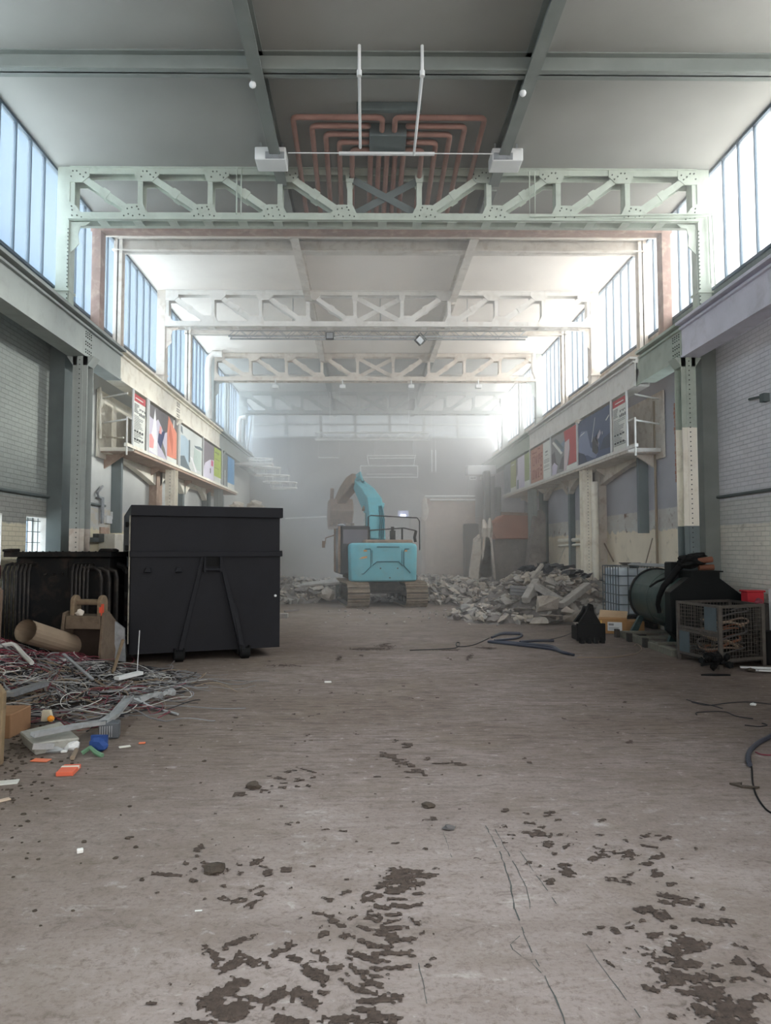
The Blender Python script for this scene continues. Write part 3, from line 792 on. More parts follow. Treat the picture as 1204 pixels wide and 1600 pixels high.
ob = poster(RX, 1, 22.12, 23.75, 'orange poster covered in big hand lettering on the right gallery', ('terracotta', (188, 140, 122)), [  # orange ground dulled in its colour to carry shade and haze
    (('rust', (150, 88, 76)), q) for q in (
        [(.12, .86), (.5, .84), (.5, .87), (.12, .89)], [(.6, .92), (.8, .9), (.8, .93), (.6, .95)],
        rect(.66, .70, .55, .78), rect(.30, .33, .52, .76), rect(.16, .33, .50, .53), rect(.16, .19, .52, .76), rect(.16, .33, .74, .77),
        [(.38, .76), (.42, .76), (.48, .52), (.44, .52)], [(.54, .76), (.58, .76), (.5, .52), (.46, .52)], [(.62, .52), (.66, .52), (.76, .78), (.72, .78)], rect(.66, .80, .62, .65), rect(.84, .87, .54, .78), rect(.84, .96, .75, .78), rect(.84, .94, .65, .68),
        rect(.14, .17, .10, .36), rect(.26, .29, .10, .36), rect(.14, .29, .10, .13), rect(.14, .29, .34, .37), [(.36, .36), (.40, .36), (.46, .10), (.42, .10)], [(.52, .36), (.56, .36), (.48, .10), (.44, .10)],
        rect(.60, .72, .34, .37), [(.60, .10), (.64, .10), (.72, .36), (.68, .36)], rect(.60, .72, .10, .13), rect(.82, .90, .38, .44), rect(.82, .90, .26, .32), rect(.82, .90, .14, .20))])
poster(RX, 1, 23.85, 24.7, 'faded green banner on the right gallery, left of the orange poster', ('moss', (150, 162, 116)), [(PW, rect(0, 1, 0, .15))], name='banner', cat='banner')
poster(RX, 1, 24.72, 26.1, 'faded lilac photo poster on the right gallery, between two green banners', PL, [(DG, rect(.1, .3, 0, .3)), (PS, [(.0, .4), (.2, .5), (.2, 1), (0, 1)])])
poster(RX, 1, 26.15, 27.1, 'faded yellow-green banner on the right gallery, second from the far end', ('moss_yellow', (158, 164, 112)), [(PW, rect(0, 1, 0, .12)), (MG, rect(.2, .7, .86, .9))], name='banner', cat='banner')
poster(RX, 1, 27.12, 28.4, 'grey faded poster with an oval drawing, farthest on the right gallery', ('ash', (140, 146, 152)), [(DG, [(.2, .1), (.5, .05), (.8, .2), (.75, .5), (.45, .6), (.2, .45)]), (('ash', (140, 146, 152)), [(.3, .2), (.5, .15), (.68, .25), (.62, .42), (.45, .5), (.3, .4)])])
# slender white uprights between posters
def uprights(X, s_, ys, side):
    for i, y in enumerate(ys):
        m = MB((X, y, 3.9)); m.box(X - s_ * .035, X - s_ * .003, y - .03, y + .03, 3.92, 5.16)
        tag(m.build('poster_upright', 'metalw'), ('%s slim white upright between the posters of the %s gallery, counted from the camera' % (['first', 'second', 'third', 'fourth', 'fifth', 'sixth', 'seventh'][i], side)), 'upright', 'white uprights on the %s gallery' % side)
uprights(LX, -1, (14.8, 15.76, 15.86, 18.42, 18.54, 21.22, 24.02), 'left')
uprights(RX, 1, (14.9, 15.87, 18.45, 21.12, 23.8), 'right')

# ------------------------------------------------------------------ ceiling fittings
gp = 'terracotta heating pipes on the ceiling'
ZP = 8.47
k = 0
def hpipe(pts, r, label):
    # round the corners
    P = [Vector(p) for p in pts]; out = [P[0]]
    for i in range(1, len(P) - 1):
        a, b_, c = P[i - 1], P[i], P[i + 1]; q = .09
        u = (a - b_).normalized() * q; v = (c - b_).normalized() * q
        for tt in (0, .25, .5, .75, 1): out.append(b_ + u * (1 - tt) ** 2 + v * tt ** 2)
    out.append(P[-1])
    m = MB(out[0]); m.tube(out, r, 10)
    return tag(m.build('ceiling_pipe', 'copper', smooth=True), label, 'pipe', gp)
names = ['outermost', 'second', 'third', 'fourth', 'innermost']
XC = .36
for s_, sdn in ((-1, 'left'), (1, 'right')):
    for k in range(5):
        xo = XC + s_ * (1.50 - .21 * k - (.07 if k else 0)); y0 = 10.55 + .22 * k
        xi = XC + s_ * (.10 if k == 0 else .32)
        yy1 = 13.9
        pts = [(xi, y0 + (.34 if k == 0 else .10), ZP + (.0 if k == 0 else .06)), (xi, y0, ZP), (xo, y0, ZP), (xo + s_ * .05, yy1, ZP)]
        hpipe(pts, .044, '%s of the bent terracotta ceiling pipes on the %s of the hatch' % (names[k], sdn))
for k in range(5):
    x = XC + (k - 2) * .14
    hpipe([(x, 11.45, ZP - .01), (x, 12.0, ZP), (x + (k - 2) * .012, 13.9, ZP)], .046, ['leftmost', 'second from left', 'middle', 'second from right', 'rightmost'][k] + ' of the five straight terracotta ceiling pipes behind the hatch')
m = MB((XC, 11.05, ZP)); m.box(XC - .30, XC + .30, 10.95, 11.42, ZP - .05, H); m.box(XC - .5, XC + .5, 10.40, 10.5, 8.5, H)
tag(m.build('ceiling_hatch', 'darkgrey', bevel=.01), 'dark square duct hatch where the terracotta ceiling pipes meet', 'hatch')
for nm, x0, y0, y1 in (('left', -.09, 9.2, 10.95), ('right', .77, 9.2, 11.15)):
    m = MB((x0, y0, 8.3)); m.tube([(x0, y0, H), (x0, y0, 8.24), (x0, y0 + .06, 8.22), (x0 + (.0 if nm == 'left' else .02), y1, 8.22)], .022, 8)
    m.cyl((x0, y0, 8.19), (x0, y0, 8.27), .035, 8)
    tag(m.build('hanging_conduit', 'metalw', smooth=True), '%s of the two slim white tubes hung lengthwise under the near ceiling' % nm, 'tube')
m = MB((.4, 11.3, 8.3)); m.tube([(-1.3, 11.35, 8.36), (2.2, 11.35, 8.36)], .010, 6); m.box(-.45, 1.15, 11.32, 11.37, 8.33, 8.37)
tag(m.build('cross_rail', 'metalw'), 'thin pale rail strung between the two white ceiling boxes', 'rail')
for X, sdn, s_ in ((-1.6, 'left', 1), (2.38, 'right', -1)):
    t = thing('air_heater', 'white ceiling box unit in front of the truss, %s one of two' % sdn, 'heater', (X, 11.5, 8.2)); o = t.location.copy()
    m = MB(o); m.box(X - .26, X + .26, 11.35, 11.75, 8.25, 8.47); m.build('casing', 'metalw', t, bevel=.02, seg=2)
    m = MB(o); m.box(X + s_ * -.08, X + s_ * .24, 11.33, 11.35, 8.26, 8.37); m.build('grille', 'galv', t)
    m = MB(o); m.box(X - .2, X - .17, 11.5, 11.53, 8.47, H); m.box(X + .17, X + .2, 11.5, 11.53, 8.47, H); m.build('hanger', 'galv', t)
for X, Y, sdn in ((-1.60, 9.55, 'left'), (2.26, 9.7, 'right')):
    m = MB((X, Y, 8.3)); m.blob((X, Y, 8.3), .05, 1, .02, 2); m.box(X - .02, X + .02, Y - .02, Y + .02, 8.3, 8.37)
    tag(m.build('smoke_detector', 'metalw', smooth=True), 'small round white detector on the %s lengthwise ceiling beam' % sdn, 'detector')
# thin conduit along the near truss and down the right post
m = MB((6, 12.2, 6.4)); m.tube([(2.95, 12.24, 8.55), (2.95, 12.24, 7.72), (5.95, 12.24, 7.78), (6.22, 12.22, 7.78), (6.24, 12.22, 7.7), (6.26, 12.22, 6.45)], .014, 6)
m.tube([(3.05, 12.24, 8.55), (3.05, 12.24, 7.66), (5.95, 12.24, 7.72), (6.17, 12.22, 7.72), (6.19, 12.22, 6.5)], .012, 6)
tag(m.build('conduit', 'green', smooth=True), 'thin green conduit along the right of the nearest truss, down its post', 'conduit')
m = MB((-2.6, 12.2, 7.7)); m.tube([(-2.32, 12.24, 8.6), (-2.32, 12.24, 7.75)], .014, 6); m.tube([(-2.24, 12.24, 8.6), (-2.24, 12.24, 7.75)], .012, 6)
tag(m.build('conduit', 'green', smooth=True), 'pair of thin upright green tubes on the left of the nearest truss', 'conduit')

# lighting trusses
def lattice(x0, x1, y, z, h, mat, label, legs=()):
    t = thing('lighting_truss', label, 'truss', ((x0 + x1) / 2, y, z)); o = t.location.copy()
    m = MB(o)
    for dy in (-h / 2, h / 2):
        for dz in (0, h): m.tube([(x0, y + dy, z + dz), (x1, y + dy, z + dz)], .024, 6)
    m.build('chords', mat, t)
    for dy in (-h / 2, h / 2):
        m = MB(o); x = x0; up = True; pp = [(x0, y + dy, z)]
        while x < x1 - .01:
            x = min(x + h * 1.1, x1); pp.append((x, y + dy, z + (h if up else 0))); up = not up
        m.tube(pp, .011, 5); m.build('lacing', mat, t)
    m = MB(o)
    for x in legs: m.tube([(x, y, z + h), (x, y, H)], .01, 5)
    if legs: m.build('suspension', mat, t)
    return t
lattice(*[at(358, 520, Y=18.9).x, at(822, 520, Y=18.9).x], 18.9, at(600, 528, Y=18.9).z, .24, 'galv', 'silver lighting truss just behind the second roof truss, with two floodlights', (-2, .4, 2.8))
lattice(at(492, 683, Y=29).x, at(672, 683, Y=29).x, 29, at(600, 687, Y=29).z, .3, 'metalw', 'pale lighting truss in the haze above the excavator boom', (-1.5, 1.8))
t = thing('stage_frame', 'faint pale rectangular frame hanging in the haze above the excavator boom', 'frame', (.8, 31, 4.8)); o = t.location.copy()
for i, (xa, ya, xb, yb, r_) in enumerate(((563, 728, 652, 728, .03), (573, 712, 650, 712, .03), (577, 716, 648, 716, .03), (563, 746, 652, 746, .03), (572, 741, 645, 741, .02), (563, 728, 563, 746, .025), (652, 728, 652, 746, .025), (573, 712, 576, 728, .02), (648, 712, 646, 728, .02))):
    m = MB(o); m.tube([at(xa, ya, Y=31), at(xb, yb, Y=31)], r_, 6); m.build('tube', 'metalw', t)
m = MB(o); m.tube([at(585, 712, Y=31), at(585, 687, Y=29)], .01, 5); m.tube([at(645, 712, Y=31), at(645, 687, Y=29)], .01, 5); m.build('suspension', 'metalw', t)
for (x, y0, y1, sdn) in ((674, 703, 737, 'left'), (680, 703, 737, 'right')):
    m = MB(at(x, y1, Y=30)); a, b_ = at(x, y0, Y=30), at(x, y1, Y=30); b_.x = a.x; m.tube([a, b_], .03, 6); m.tube([b_ if b_.z > a.z else a, Vector((a.x, 30, H))], .006, 4)
    tag(m.build('hanging_tube', 'metalw'), '%s one of the two short upright tubes hanging right of the faint frame' % sdn, 'tube', 'hanging tubes in the haze')
a, b_ = at(497, 715, Y=30), at(530, 715, Y=30)
m = MB(a); m.tube([a, b_], .03, 6); m.tube([a, Vector((a.x, 30, H))], .006, 4); m.tube([b_, Vector((b_.x, 30, H))], .006, 4); tag(m.build('hanging_tube', 'metalw'), 'short level white tube hanging alone left above the boom', 'tube')
def flood(p, rz, label):
    t = thing('floodlight', label, 'floodlight', p, rz)
    m = MB(); m.box(-.11, .11, -.05, .05, -.1, .1); m.build('housing', 'black', t, bevel=.01)
    m = MB(); m.box(-.085, .085, -.056, -.05, -.075, .075); m.build('lens', 'galv', t)
    m = MB(); m.box(-.135, -.12, -.015, .015, -.02, .17); m.box(.12, .135, -.015, .015, -.02, .17); m.box(-.135, .135, -.015, .015, .16, .175); m.cyl((0, 0, .17), (0, 0, .3), .015, 6); m.build('yoke', 'darkgrey', t)
    return t
p = at(515, 525, Y=18.7); flood(p, 0, 'black floodlight hanging level under the silver lighting truss')
p = at(655, 532, Y=18.7); f_ = flood(p, .4, 'black floodlight hanging tilted under the silver lighting truss'); f_.rotation_euler = (.2, .7, .4)
for i, x in enumerate((430, 535, 642, 747)):
    p = at(x, 604, Y=24.0)
    m = MB(p); m.box(p.x - .1, p.x + .1, 23.9, 24.1, p.z - .07, p.z + .05); m.box(p.x - .015, p.x + .015, 23.98, 24.02, p.z + .05, 7.64)
    tag(m.build('ceiling_lamp', 'metalw', bevel=.01), ['leftmost', 'second from left', 'third from left', 'rightmost'][i] + ' of four small white box lamps under the third truss', 'lamp', 'lamps under the third truss')

# rain pipes by the windows
def rpipe(pts, r, mat, label, cat='pipe'):
    m = MB(pts[0]); m.tube(pts, r, 10); return tag(m.build('down_pipe', mat, smooth=True), label, cat)
rpipe([at(347, 553, Y=24.0), at(333, 553, Y=24.0), at(327, 560, Y=24.0), at(325, 575, Y=24.0), at(326, 655, Y=24.0)], .11, 'white', 'white elbow downpipe by the left windows at the third truss')
rpipe([at(833, 552, Y=24.0), at(833, 580, Y=24.0), at(838, 592, Y=24)], .08, 'white', 'short white downpipe by the right windows at the third truss')
rpipe([at(384, 652, Y=29.8), at(376, 653, Y=29.8), at(373, 662, Y=29.8), at(373, 690, Y=29.8)], .10, 'white', 'small white elbow pipe high on the left in the far haze')
for (xa, ya, xb, yb, lb) in ((774, 650, 780, 704, 'left leg of the pale struts against the farthest right window'), (788, 650, 778, 700, 'right leg of the pale struts against the farthest right window')):
    m = MB(at(xb, yb, Y=31)); m.tube([at(xa, ya, Y=31), at(xb, yb, Y=31)], .04, 6); tag(m.build('strut', 'metalw'), lb, 'strut')
for (xa, ya, xb, yb, lb) in ((393, 651, 386, 704, 'right leg of the pale struts against the farthest left window'), (380, 655, 386, 704, 'left leg of the pale struts against the farthest left window')):
    m = MB(at(xb, yb, Y=31)); m.tube([at(xa, ya, Y=31), at(xb, yb, Y=31)], .04, 6); tag(m.build('strut', 'metalw'), lb, 'strut')
# white unit on the right with a small sign below
t = thing('air_unit', 'long pale unit mounted at the far end of the right crane beam', 'unit', at(752, 742, Y=30)); o = t.location.copy()
a, b_ = at(730, 742, Y=30), at(775, 727, Y=30)
m = MB(o); m.box(a.x, b_.x, 30, 30.6, a.z, b_.z); m.build('casing', 'metalw', t, bevel=.03, seg=2)
a2, b2 = at(733, 750, Y=30), at(744, 744, Y=30)
m = MB(o); m.box(a2.x, b2.x, 29.99, 30.02, a2.z, b2.z); m.build('label_plate', 'metalw', t)
m = MB(o)
for q in range(3): m.box(a2.x + .05 + q * .08, a2.x + .1 + q * .08, 29.98, 29.99, a2.z + .05, a2.z + .11)
m.build('print', 'bolt', t)
m = MB(o); m.tube([at(731, 742, Y=30), at(731, 775, Y=30)], .012, 5); m.build('cable', 'galv', t)
# round stacked lamp on the left
t = thing('spiral_balcony', 'pale ring-shaped stepped platform on the left in the haze above the container', 'platform', at(428, 760, Y=28)); o = t.location.copy()
c = at(418, 735, Y=28)
for k, (dx, z_, w_, h_) in enumerate(((-.5, .45, 1.0, .3), (-.2, .10, 1.05, .3), (.15, -.22, 1.05, .26), (.45, -.5, 1.05, .22))):
    m = MB(o); pts = []
    for q in range(19):
        a = pi + pi * q / 9.0
        pts.append((c.x + dx + w_ * .5 * cos(a) + .2, 28 + .35 * sin(a), c.z + z_))
    m.tube(pts, .03, 6); pts2 = [(p[0], p[1], p[2] - h_) for p in pts]; m.tube(pts2, .03, 6)
    for p in pts[::2]: m.tube([p, (p[0], p[1], p[2] - h_)], .012, 4)
    m.build('ring', 'white', t)
m = MB(o); m.box(WL, c.x + .2, 27.7, 28.3, c.z + .2, c.z + .3); m.build('arm', 'white', t)

# ================================================================== EXCAVATOR
M['teal'] = paint('teal_paint', (106, 172, 184), .45, var=.07, scale=2, dirt=(122, 150, 148), dirt_amt=.4)
M['trackmud'] = paint('muddy_track_steel', (142, 128, 112), .85, var=.25, scale=5, dirt=(92, 80, 68), dirt_amt=.6, bump=.3)
M['undercar'] = paint('dark_undercarriage', (58, 56, 54), .7, var=.2, scale=4, dirt=(110, 98, 86), dirt_amt=.5)
M['cabdark'] = paint('cab_dark', (66, 66, 68), .5, var=.1)
M['amber'] = paint('amber_sticker', (206, 152, 96), .5, var=.05)
M['lineteal'] = paint('teal_groove', (44, 100, 112), .5, var=.05)
M['steelpin'] = paint('bright_rod', (190, 190, 186), .25, .8, var=.05)
M['dustbrown'] = paint('dusty_brown_steel', (150, 128, 112), .85, var=.2, scale=4, dirt=(104, 92, 84), dirt_amt=.6, bump=.3)
M['skylens'] = paint('lamp_lens', (230, 235, 240), .3, var=.02)
ex = thing('excavator', 'teal tracked excavator seen from behind, boom raised in the dust cloud', 'excavator', (.42, 22.3, 0), radians(9))
L = 3.3; 
for s_ in (-1, 1):
    x0, x1 = (-1.20, -.56) if s_ < 0 else (.56, 1.20)
    # track outline in (y,z): rounded ends
    def ring(off):
        pts = []
        R = .36 - off
        for q in range(13): a = -pi / 2 + pi * q / 12; pts.append((L / 2 - .36 + R * cos(a), .37 + R * sin(a)))
        for q in range(13): a = pi / 2 + pi * q / 12; pts.append((-L / 2 + .36 + R * cos(a), .37 + R * sin(a)))
        return pts
    m = MB(); outer = ring(.03); inner = ring(.09)
    n = len(outer)
    for i in range(n):
        a, b_, c_, d_ = outer[i], outer[(i + 1) % n], inner[(i + 1) % n], inner[i]
        m.hexa([(x0, a[0], a[1]), (x1, a[0], a[1]), (x1, b_[0], b_[1]), (x0, b_[0], b_[1]), (x0, d_[0], d_[1]), (x1, d_[0], d_[1]), (x1, c_[0], c_[1]), (x0, c_[0], c_[1])])
    tr = m.build('track', 'undercar', ex)
    sh = MB(); outer = ring(.0)
    # shoes walked round the loop
    per = []; tot = 0
    for i in range(n):
        a = Vector(outer[i]); b_ = Vector(outer[(i + 1) % n]); per.append((tot, a, b_)); tot += (b_ - a).length
    ns = 44
    for q in range(ns):
        dd = tot * (q + .5) / ns
        for (t0, a, b_) in per:
            ln = (b_ - a).length
            if t0 <= dd < t0 + ln:
                u = (dd - t0) / ln; p = a.lerp(b_, u); dr = (b_ - a).normalized(); nr = Vector((dr.y, -dr.x)); break
        for off, hw, hh in ((-.055, .078, .0), (.0, .0, 0)):
            pass
        w_ = .066
        q0 = p - nr * .03 - dr * w_; q1 = p - nr * .03 + dr * w_; q2 = p + nr * .0 + dr * w_; q3 = p + nr * .0 - dr * w_
        sh.prism([tuple(q0), tuple(q1), tuple(q2), tuple(q3)], 'X', x0 - .01, x1 + .01)
        for e in (-.045, .045):
            g0 = p + dr * (e - .008); g1 = p + dr * (e + .008)
            sh.prism([tuple(g0), tuple(g1), tuple(g1 + nr * .035), tuple(g0 + nr * .035)], 'X', x0, x1)
    sh.build('track_shoes', 'trackmud', tr)
    m = MB(); xm = (x0 + x1) / 2; m.box(xm - .14, xm + .14, -L / 2 + .45, L / 2 - .45, .22, .52); m.build('track_frame', 'undercar', ex, bevel=.02)
    for q, yy in enumerate((-L / 2 + .37, L / 2 - .37)):
        m = MB(); m.cyl((x0 + .1, yy, .37), (x1 - .1, yy, .37), .27, 20); m.cyl((x0 + .05, yy, .37), (x1 - .05, yy, .37), .12, 14); m.build('sprocket' if q == 0 else 'idler', 'undercar', ex)
    for q in range(6):
        yy = -1.05 + q * .42; m = MB(); m.cyl((x0 + .12, yy, .19), (x1 - .12, yy, .19), .09, 12); m.build('roller', 'undercar', ex)
m = MB(); m.prism([(-.75, .42), (.75, .42), (.5, .74), (-.5, .74)], 'Y', -.55, .55); m.cyl((0, 0, .7), (0, 0, .92), .62, 24); m.box(-.62, .62, .3, .5, .35, .55); m.box(-.62, .62, -.5, -.3, .35, .55)
m.build('carbody', 'undercar', ex, bevel=.02)
m = MB(); m.box(-1.0, 1.0, -1.1, 1.3, .80, .96); m.build('turntable_deck', 'undercar', ex, bevel=.02)
# counterweight with rounded back
def rr_outline(w, y_back, y_front, r, n=8):
    pts = []
    for q in range(n + 1): a = pi + pi / 2 * q / n; pts.append((-w + r + r * cos(a), y_back + r + r * sin(a)))
    for q in range(n + 1): a = 3 * pi / 2 + pi / 2 * q / n; pts.append((w - r + r * cos(a), y_back + r + r * sin(a)))
    pts += [(w, y_front), (-w, y_front)]
    return pts
up = Matrix.Rotation(radians(-6), 4, 'Z')
cw = MB(); CWX = -.05
levels = [(.76, .97, .05), (.80, 1.0, .0), (1.80, 1.02, .0), (1.88, .99, .04), (1.92, .9, .14)]
rings = [[(x + CWX, y) for x, y in rr_outline(w_, -1.42 + dy, -.55, .26)] for z, w_, dy in levels]
nn = len(rings[0]); vs = []
for (z, w_, dy), rg in zip(levels, rings): vs += [(x, y, z) for x, y in rg]
fs = [tuple(range(nn))[::-1], tuple(range(nn * (len(levels) - 1), nn * len(levels)))]
for i in range(len(levels) - 1):
    for k in range(nn): fs.append((i * nn + k, i * nn + (k + 1) % nn, (i + 1) * nn + (k + 1) % nn, (i + 1) * nn + k))
cw.add(vs, fs); cwo = cw.build('counterweight', 'teal', ex, smooth=True, bevel=.015)
m = MB(); yb_ = -1.43
def line(pts, r=.016):
    m.tube([(x + CWX, yb_ , z) for x, z in pts], r, 6)
line([(-.62, 1.74), (-.46, 1.74), (-.44, 1.68), (-.44, 1.22), (-.66, 1.0), (-.72, 1.0)])
line([(.72, 1.74), (.60, 1.74), (.56, 1.66), (.56, 1.24), (.76, 1.02)])
line([(-.26, 1.80), (.42, 1.80)]); line([(-.40, 1.24), (-.26, 1.36), (.40, 1.36), (.52, 1.24)]); line([(-.40, 1.30), (-.40, 1.7)], .009); line([(.50, 1.30), (.50, 1.7)], .009)
m.build('panel_grooves', 'lineteal', cwo)
for (xa, xb, z0, z1) in ((-.66, -.56, 1.66, 1.71), (.58, .66, 1.66, 1.71)):
    m = MB(); m.box(xa + CWX, xb + CWX, -1.435, -1.425, z0, z1); m.build('reflector', 'amber', cwo)
m = MB()
m.prism([(CWX - .80, 1.44), (CWX - .56, 1.47), (CWX - .56, 1.53), (CWX - .70, 1.50)], 'Y', -1.435, -1.40); m.build('side_mark', 'amber', cwo)
for xx, zz in ((-.2, 1.16), (.32, 1.16), (.08, .88)):
    m = MB(); m.cyl((xx, -1.425, zz), (xx, -1.44, zz), .022, 10); m.build('bolt', 'undercar', cwo)
# engine hood and deck
m = MB(); m.box(-.62, .86, -1.15, -.1, 1.60, 2.02); m.build('engine_hood', 'dustbrown', ex, bevel=.05, seg=3)
m = MB(); m.box(.35, 1.0, -.1, 1.1, .96, 1.7); m.build('tank_housing', 'teal', ex, bevel=.04, seg=2)
m = MB(); m.box(.2, .34, -1.0, -.8, 2.0, 2.3); m.cyl((.27, -.9, 2.0), (.27, -.9, 2.42), .05, 12); m.build('exhaust', 'undercar', ex)
# cab on the left
cb = MB(); cb.prism([(-.55, .95), (1.05, .95), (1.1, 1.5), (.75, 2.42), (-.5, 2.46)], 'X', -1.30, -.36); cab_o = cb.build('cab', 'cabdark', ex, bevel=.05, seg=2)
m = MB(); m.box(-1.22, -.44, -.58, -.56, 1.9, 2.34); m.build('rear_window', paint('cab_glass', (120, 116, 122), .2, var=.1), cab_o)
m = MB(); m.box(-1.315, -1.30, -.35, .6, 1.55, 2.3); m.build('side_window', paint('cab_side_glass', (132, 132, 134), .2, var=.1), cab_o)
m = MB(); m.box(-1.36, -1.30, -.56, -.44, 1.0, 2.44); m.box(-1.36, -1.30, .66, .72, 1.0, 2.4); m.build('door_frame', 'dustbrown', cab_o)
m = MB(); m.blob((-1.15, .5, 2.5), .10, 2, .2, 2, (1.4, 1, .5)); m.build('work_lamp', 'galv', cab_o)
m = MB(); m.tube([(-1.3, .9, 2.2), (-1.6, 1.0, 2.1), (-1.62, 1.0, 1.9)], .02, 6); m.box(-1.72, -1.62, .98, 1.02, 1.78, 2.0); m.build('mirror', 'dustbrown', ex)
# handrails
m = MB()
m.tube([(-.50, -1.0, 1.9), (-.50, -1.0, 2.72), (-.42, -1.0, 2.76), (1.05, -.9, 2.70), (1.12, -.9, 2.6), (1.12, -.9, 1.7)], .02, 6)
m.tube([(-.50, -1.0, 2.3), (.60, -1.0, 2.38), (1.0, -.95, 2.30)], .02, 6); m.tube([(.55, -1.0, 1.95), (.55, -1.0, 2.38)], .028, 6)
m.build('handrail', 'undercar', ex)
m = MB(); m.box(.44, .66, -1.06, -.94, 1.94, 2.0); m.tube([(.98, -.95, 1.95), (.95, -.95, 2.1), (1.0, -.95, 2.3)], .045, 6); m.build('rail_foot', 'undercar', ex)
# boom built in world space through matching points, then brought to the machine frame
Rz = Matrix.Rotation(-radians(9), 4, 'Z'); EO = Vector((.42, 22.3, 0))
def loc(p): return Rz @ (Vector(p) - EO)
def taper_beam(mb, pts, ws, hs):
    """box section through points: widths across, heights in the boom's plane"""
    pts = [loc(p) for p in pts]; sec = []
    for i, p in enumerate(pts):
        d = (pts[min(i + 1, len(pts) - 1)] - pts[max(i - 1, 0)]).normalized()
        side = d.cross(Vector((0, 0, 1))); 
        if side.length < .2: side = Vector((1, 0, 0))
        side = Vector((1, 0.05, 0)); side = (side - d * side.dot(d)).normalized(); u = side.cross(d).normalized()
        a = side * ws[i] / 2; b_ = u * hs[i] / 2
        sec.append([p - a - b_, p + a - b_, p + a + b_, p - a + b_])
    vs = [v for s4 in sec for v in s4]; fs = [(3, 2, 1, 0), tuple(4 * (len(sec) - 1) + k for k in range(4))]
    for i in range(len(sec) - 1):
        for k in range(4): fs.append((4 * i + k, 4 * i + (k + 1) % 4, 4 * i + 4 + (k + 1) % 4, 4 * i + 4 + k))
    mb.add(vs, fs)
bp = [at(588, 848, Y=22.2), at(586, 815, Y=22.6), at(583, 792, Y=23.2), at(573, 775, Y=23.9), at(560, 757, Y=24.9)]
m = MB(); taper_beam(m, bp, [.50, .50, .50, .46, .36], [.5, .62, .7, .60, .34]); bo = m.build('boom', 'teal', ex, bevel=.03, seg=2)
m = MB()
for q in range(3):
    m.tube([loc(at(592 + q * 3, 845, Y=22.0)), loc(at(594 + q * 3, 812, Y=22.2)), loc(at(592 + q * 2, 792, Y=22.7)), loc(at(583 + q * 2, 780, Y=23.3)), loc(at(572 + q * 2, 764, Y=24.1)), loc(at(562 + q * 2, 748, Y=24.7))], .022, 6)
m.build('hydraulic_hoses', 'lineteal', bo)
m = MB()
rr2 = random.Random(4)
for q in range(14):
    u = q / 13; p = loc(at(595 - 26 * u ** 1.5 + rr2.uniform(-2, 2), 800 - 42 * u, Y=22.6 + 1.8 * u)); m.blob(p, .08 + .06 * rr2.random(), q, .6, 1)
m.build('pipe_clamps', 'teal', bo)
for xo, r_ in ((570, .035), (593, .035)):
    m = MB(); m.cyl(loc(at(xo, 838, Y=22.6)), loc(at(xo, 802, Y=23.0)), r_, 8); m.build('lift_ram_rod', 'steelpin', ex)
    m = MB(); m.cyl(loc(at(xo, 848, Y=22.5)), loc(at(xo, 826, Y=22.75)), .075, 10); m.build('lift_ram', 'undercar', ex)
m = MB(); m.cyl(loc(at(566, 794, Y=23.4)), loc(at(573, 796, Y=23.4)), .09, 10); m.build('boom_pin', 'dustbrown', ex)
m = MB(); taper_beam(m, [at(556, 748, Y=24.8), at(548, 757, Y=25.2), at(538, 770, Y=25.8), at(524, 796, Y=26.6)], [.30, .34, .34, .3], [.4, .55, .5, .3]); st = m.build('stick', 'dustbrown', ex, bevel=.02)
m = MB(); m.cyl(loc(at(562, 745, Y=24.6)), loc(at(548, 760, Y=25.2)), .08, 8); m.tube([loc(at(556, 744, Y=24.6)), loc(at(562, 738, Y=24.6)), loc(at(566, 752, Y=24.5))], .05, 6); m.build('stick_ram', 'teal', st)
m = MB()
c0 = loc(at(530, 803, Y=26.6))
m.prism([(c0.y - .5, c0.z + .55), (c0.y + .3, c0.z + .5), (c0.y + .6, c0.z - .1), (c0.y + .2, c0.z - .6), (c0.y - .5, c0.z - .35), (c0.y - .8, c0.z + .1)], 'X', c0.x - .42, c0.x + .45)
bk = m.build('bucket', 'dustbrown', ex, bevel=.04, seg=2)
m = MB()
for q in range(5): m.box(c0.x - .42 + q * .2, c0.x - .36 + q * .2, c0.y - .95, c0.y - .5, c0.z - .5, c0.z - .38)
for q in range(3): m.cyl(c0 + Vector((-.3 + q * .3, 0, .4)), c0 + Vector((-.3 + q * .32, -.2, .95)), .07, 6)
m.build('bucket_teeth', 'dustbrown', bk)

# ================================================================== BLACK CONTAINER (left)
A = radians(20.5)
ct = thing('waste_container', 'large matt black steel skip container with A-shaped lift frame, left of centre', 'container', (-3.60, 10.72, 0), A)
W, D_, HH = 2.36, 3.9, 2.42
m = MB(); m.box(0, W - .02, .03, D_, .14, HH - .16)
m.build('body', 'contblack', ct, bevel=.008)
m = MB(); m.box(-.0, W + .02, -.02, D_, HH - .165, HH); m.build('top_rim', 'contblack', ct, bevel=.006)
m = MB(); m.box(-.01, W + .01, -.035, .05, 1.62, 1.70); m.box(-.01, W + .01, -.03, .05, 1.70, 1.715); m.build('mid_rail', 'contblack', ct, bevel=.004)
m = MB(); m.box(.02, W - .02, -.0, .04, .14, 1.62)
m.build('front_plate', 'contblack', ct)
m = MB()
m.hexa([(1.06, -.03, 1.62), (1.12, -.03, 1.62), (.80, -.06, .14), (.72, -.06, .14), (1.06, .04, 1.62), (1.12, .04, 1.62), (.80, .04, .14), (.72, .04, .14)])
m.build('lift_frame_leg', 'contblack', ct, bevel=.004)
m = MB()
m.hexa([(1.33, -.04, 1.62), (1.39, -.04, 1.62), (1.78, -.12, .10), (1.68, -.12, .10), (1.33, .04, 1.62), (1.39, .04, 1.62), (1.78, .04, .10), (1.68, .04, .10)])
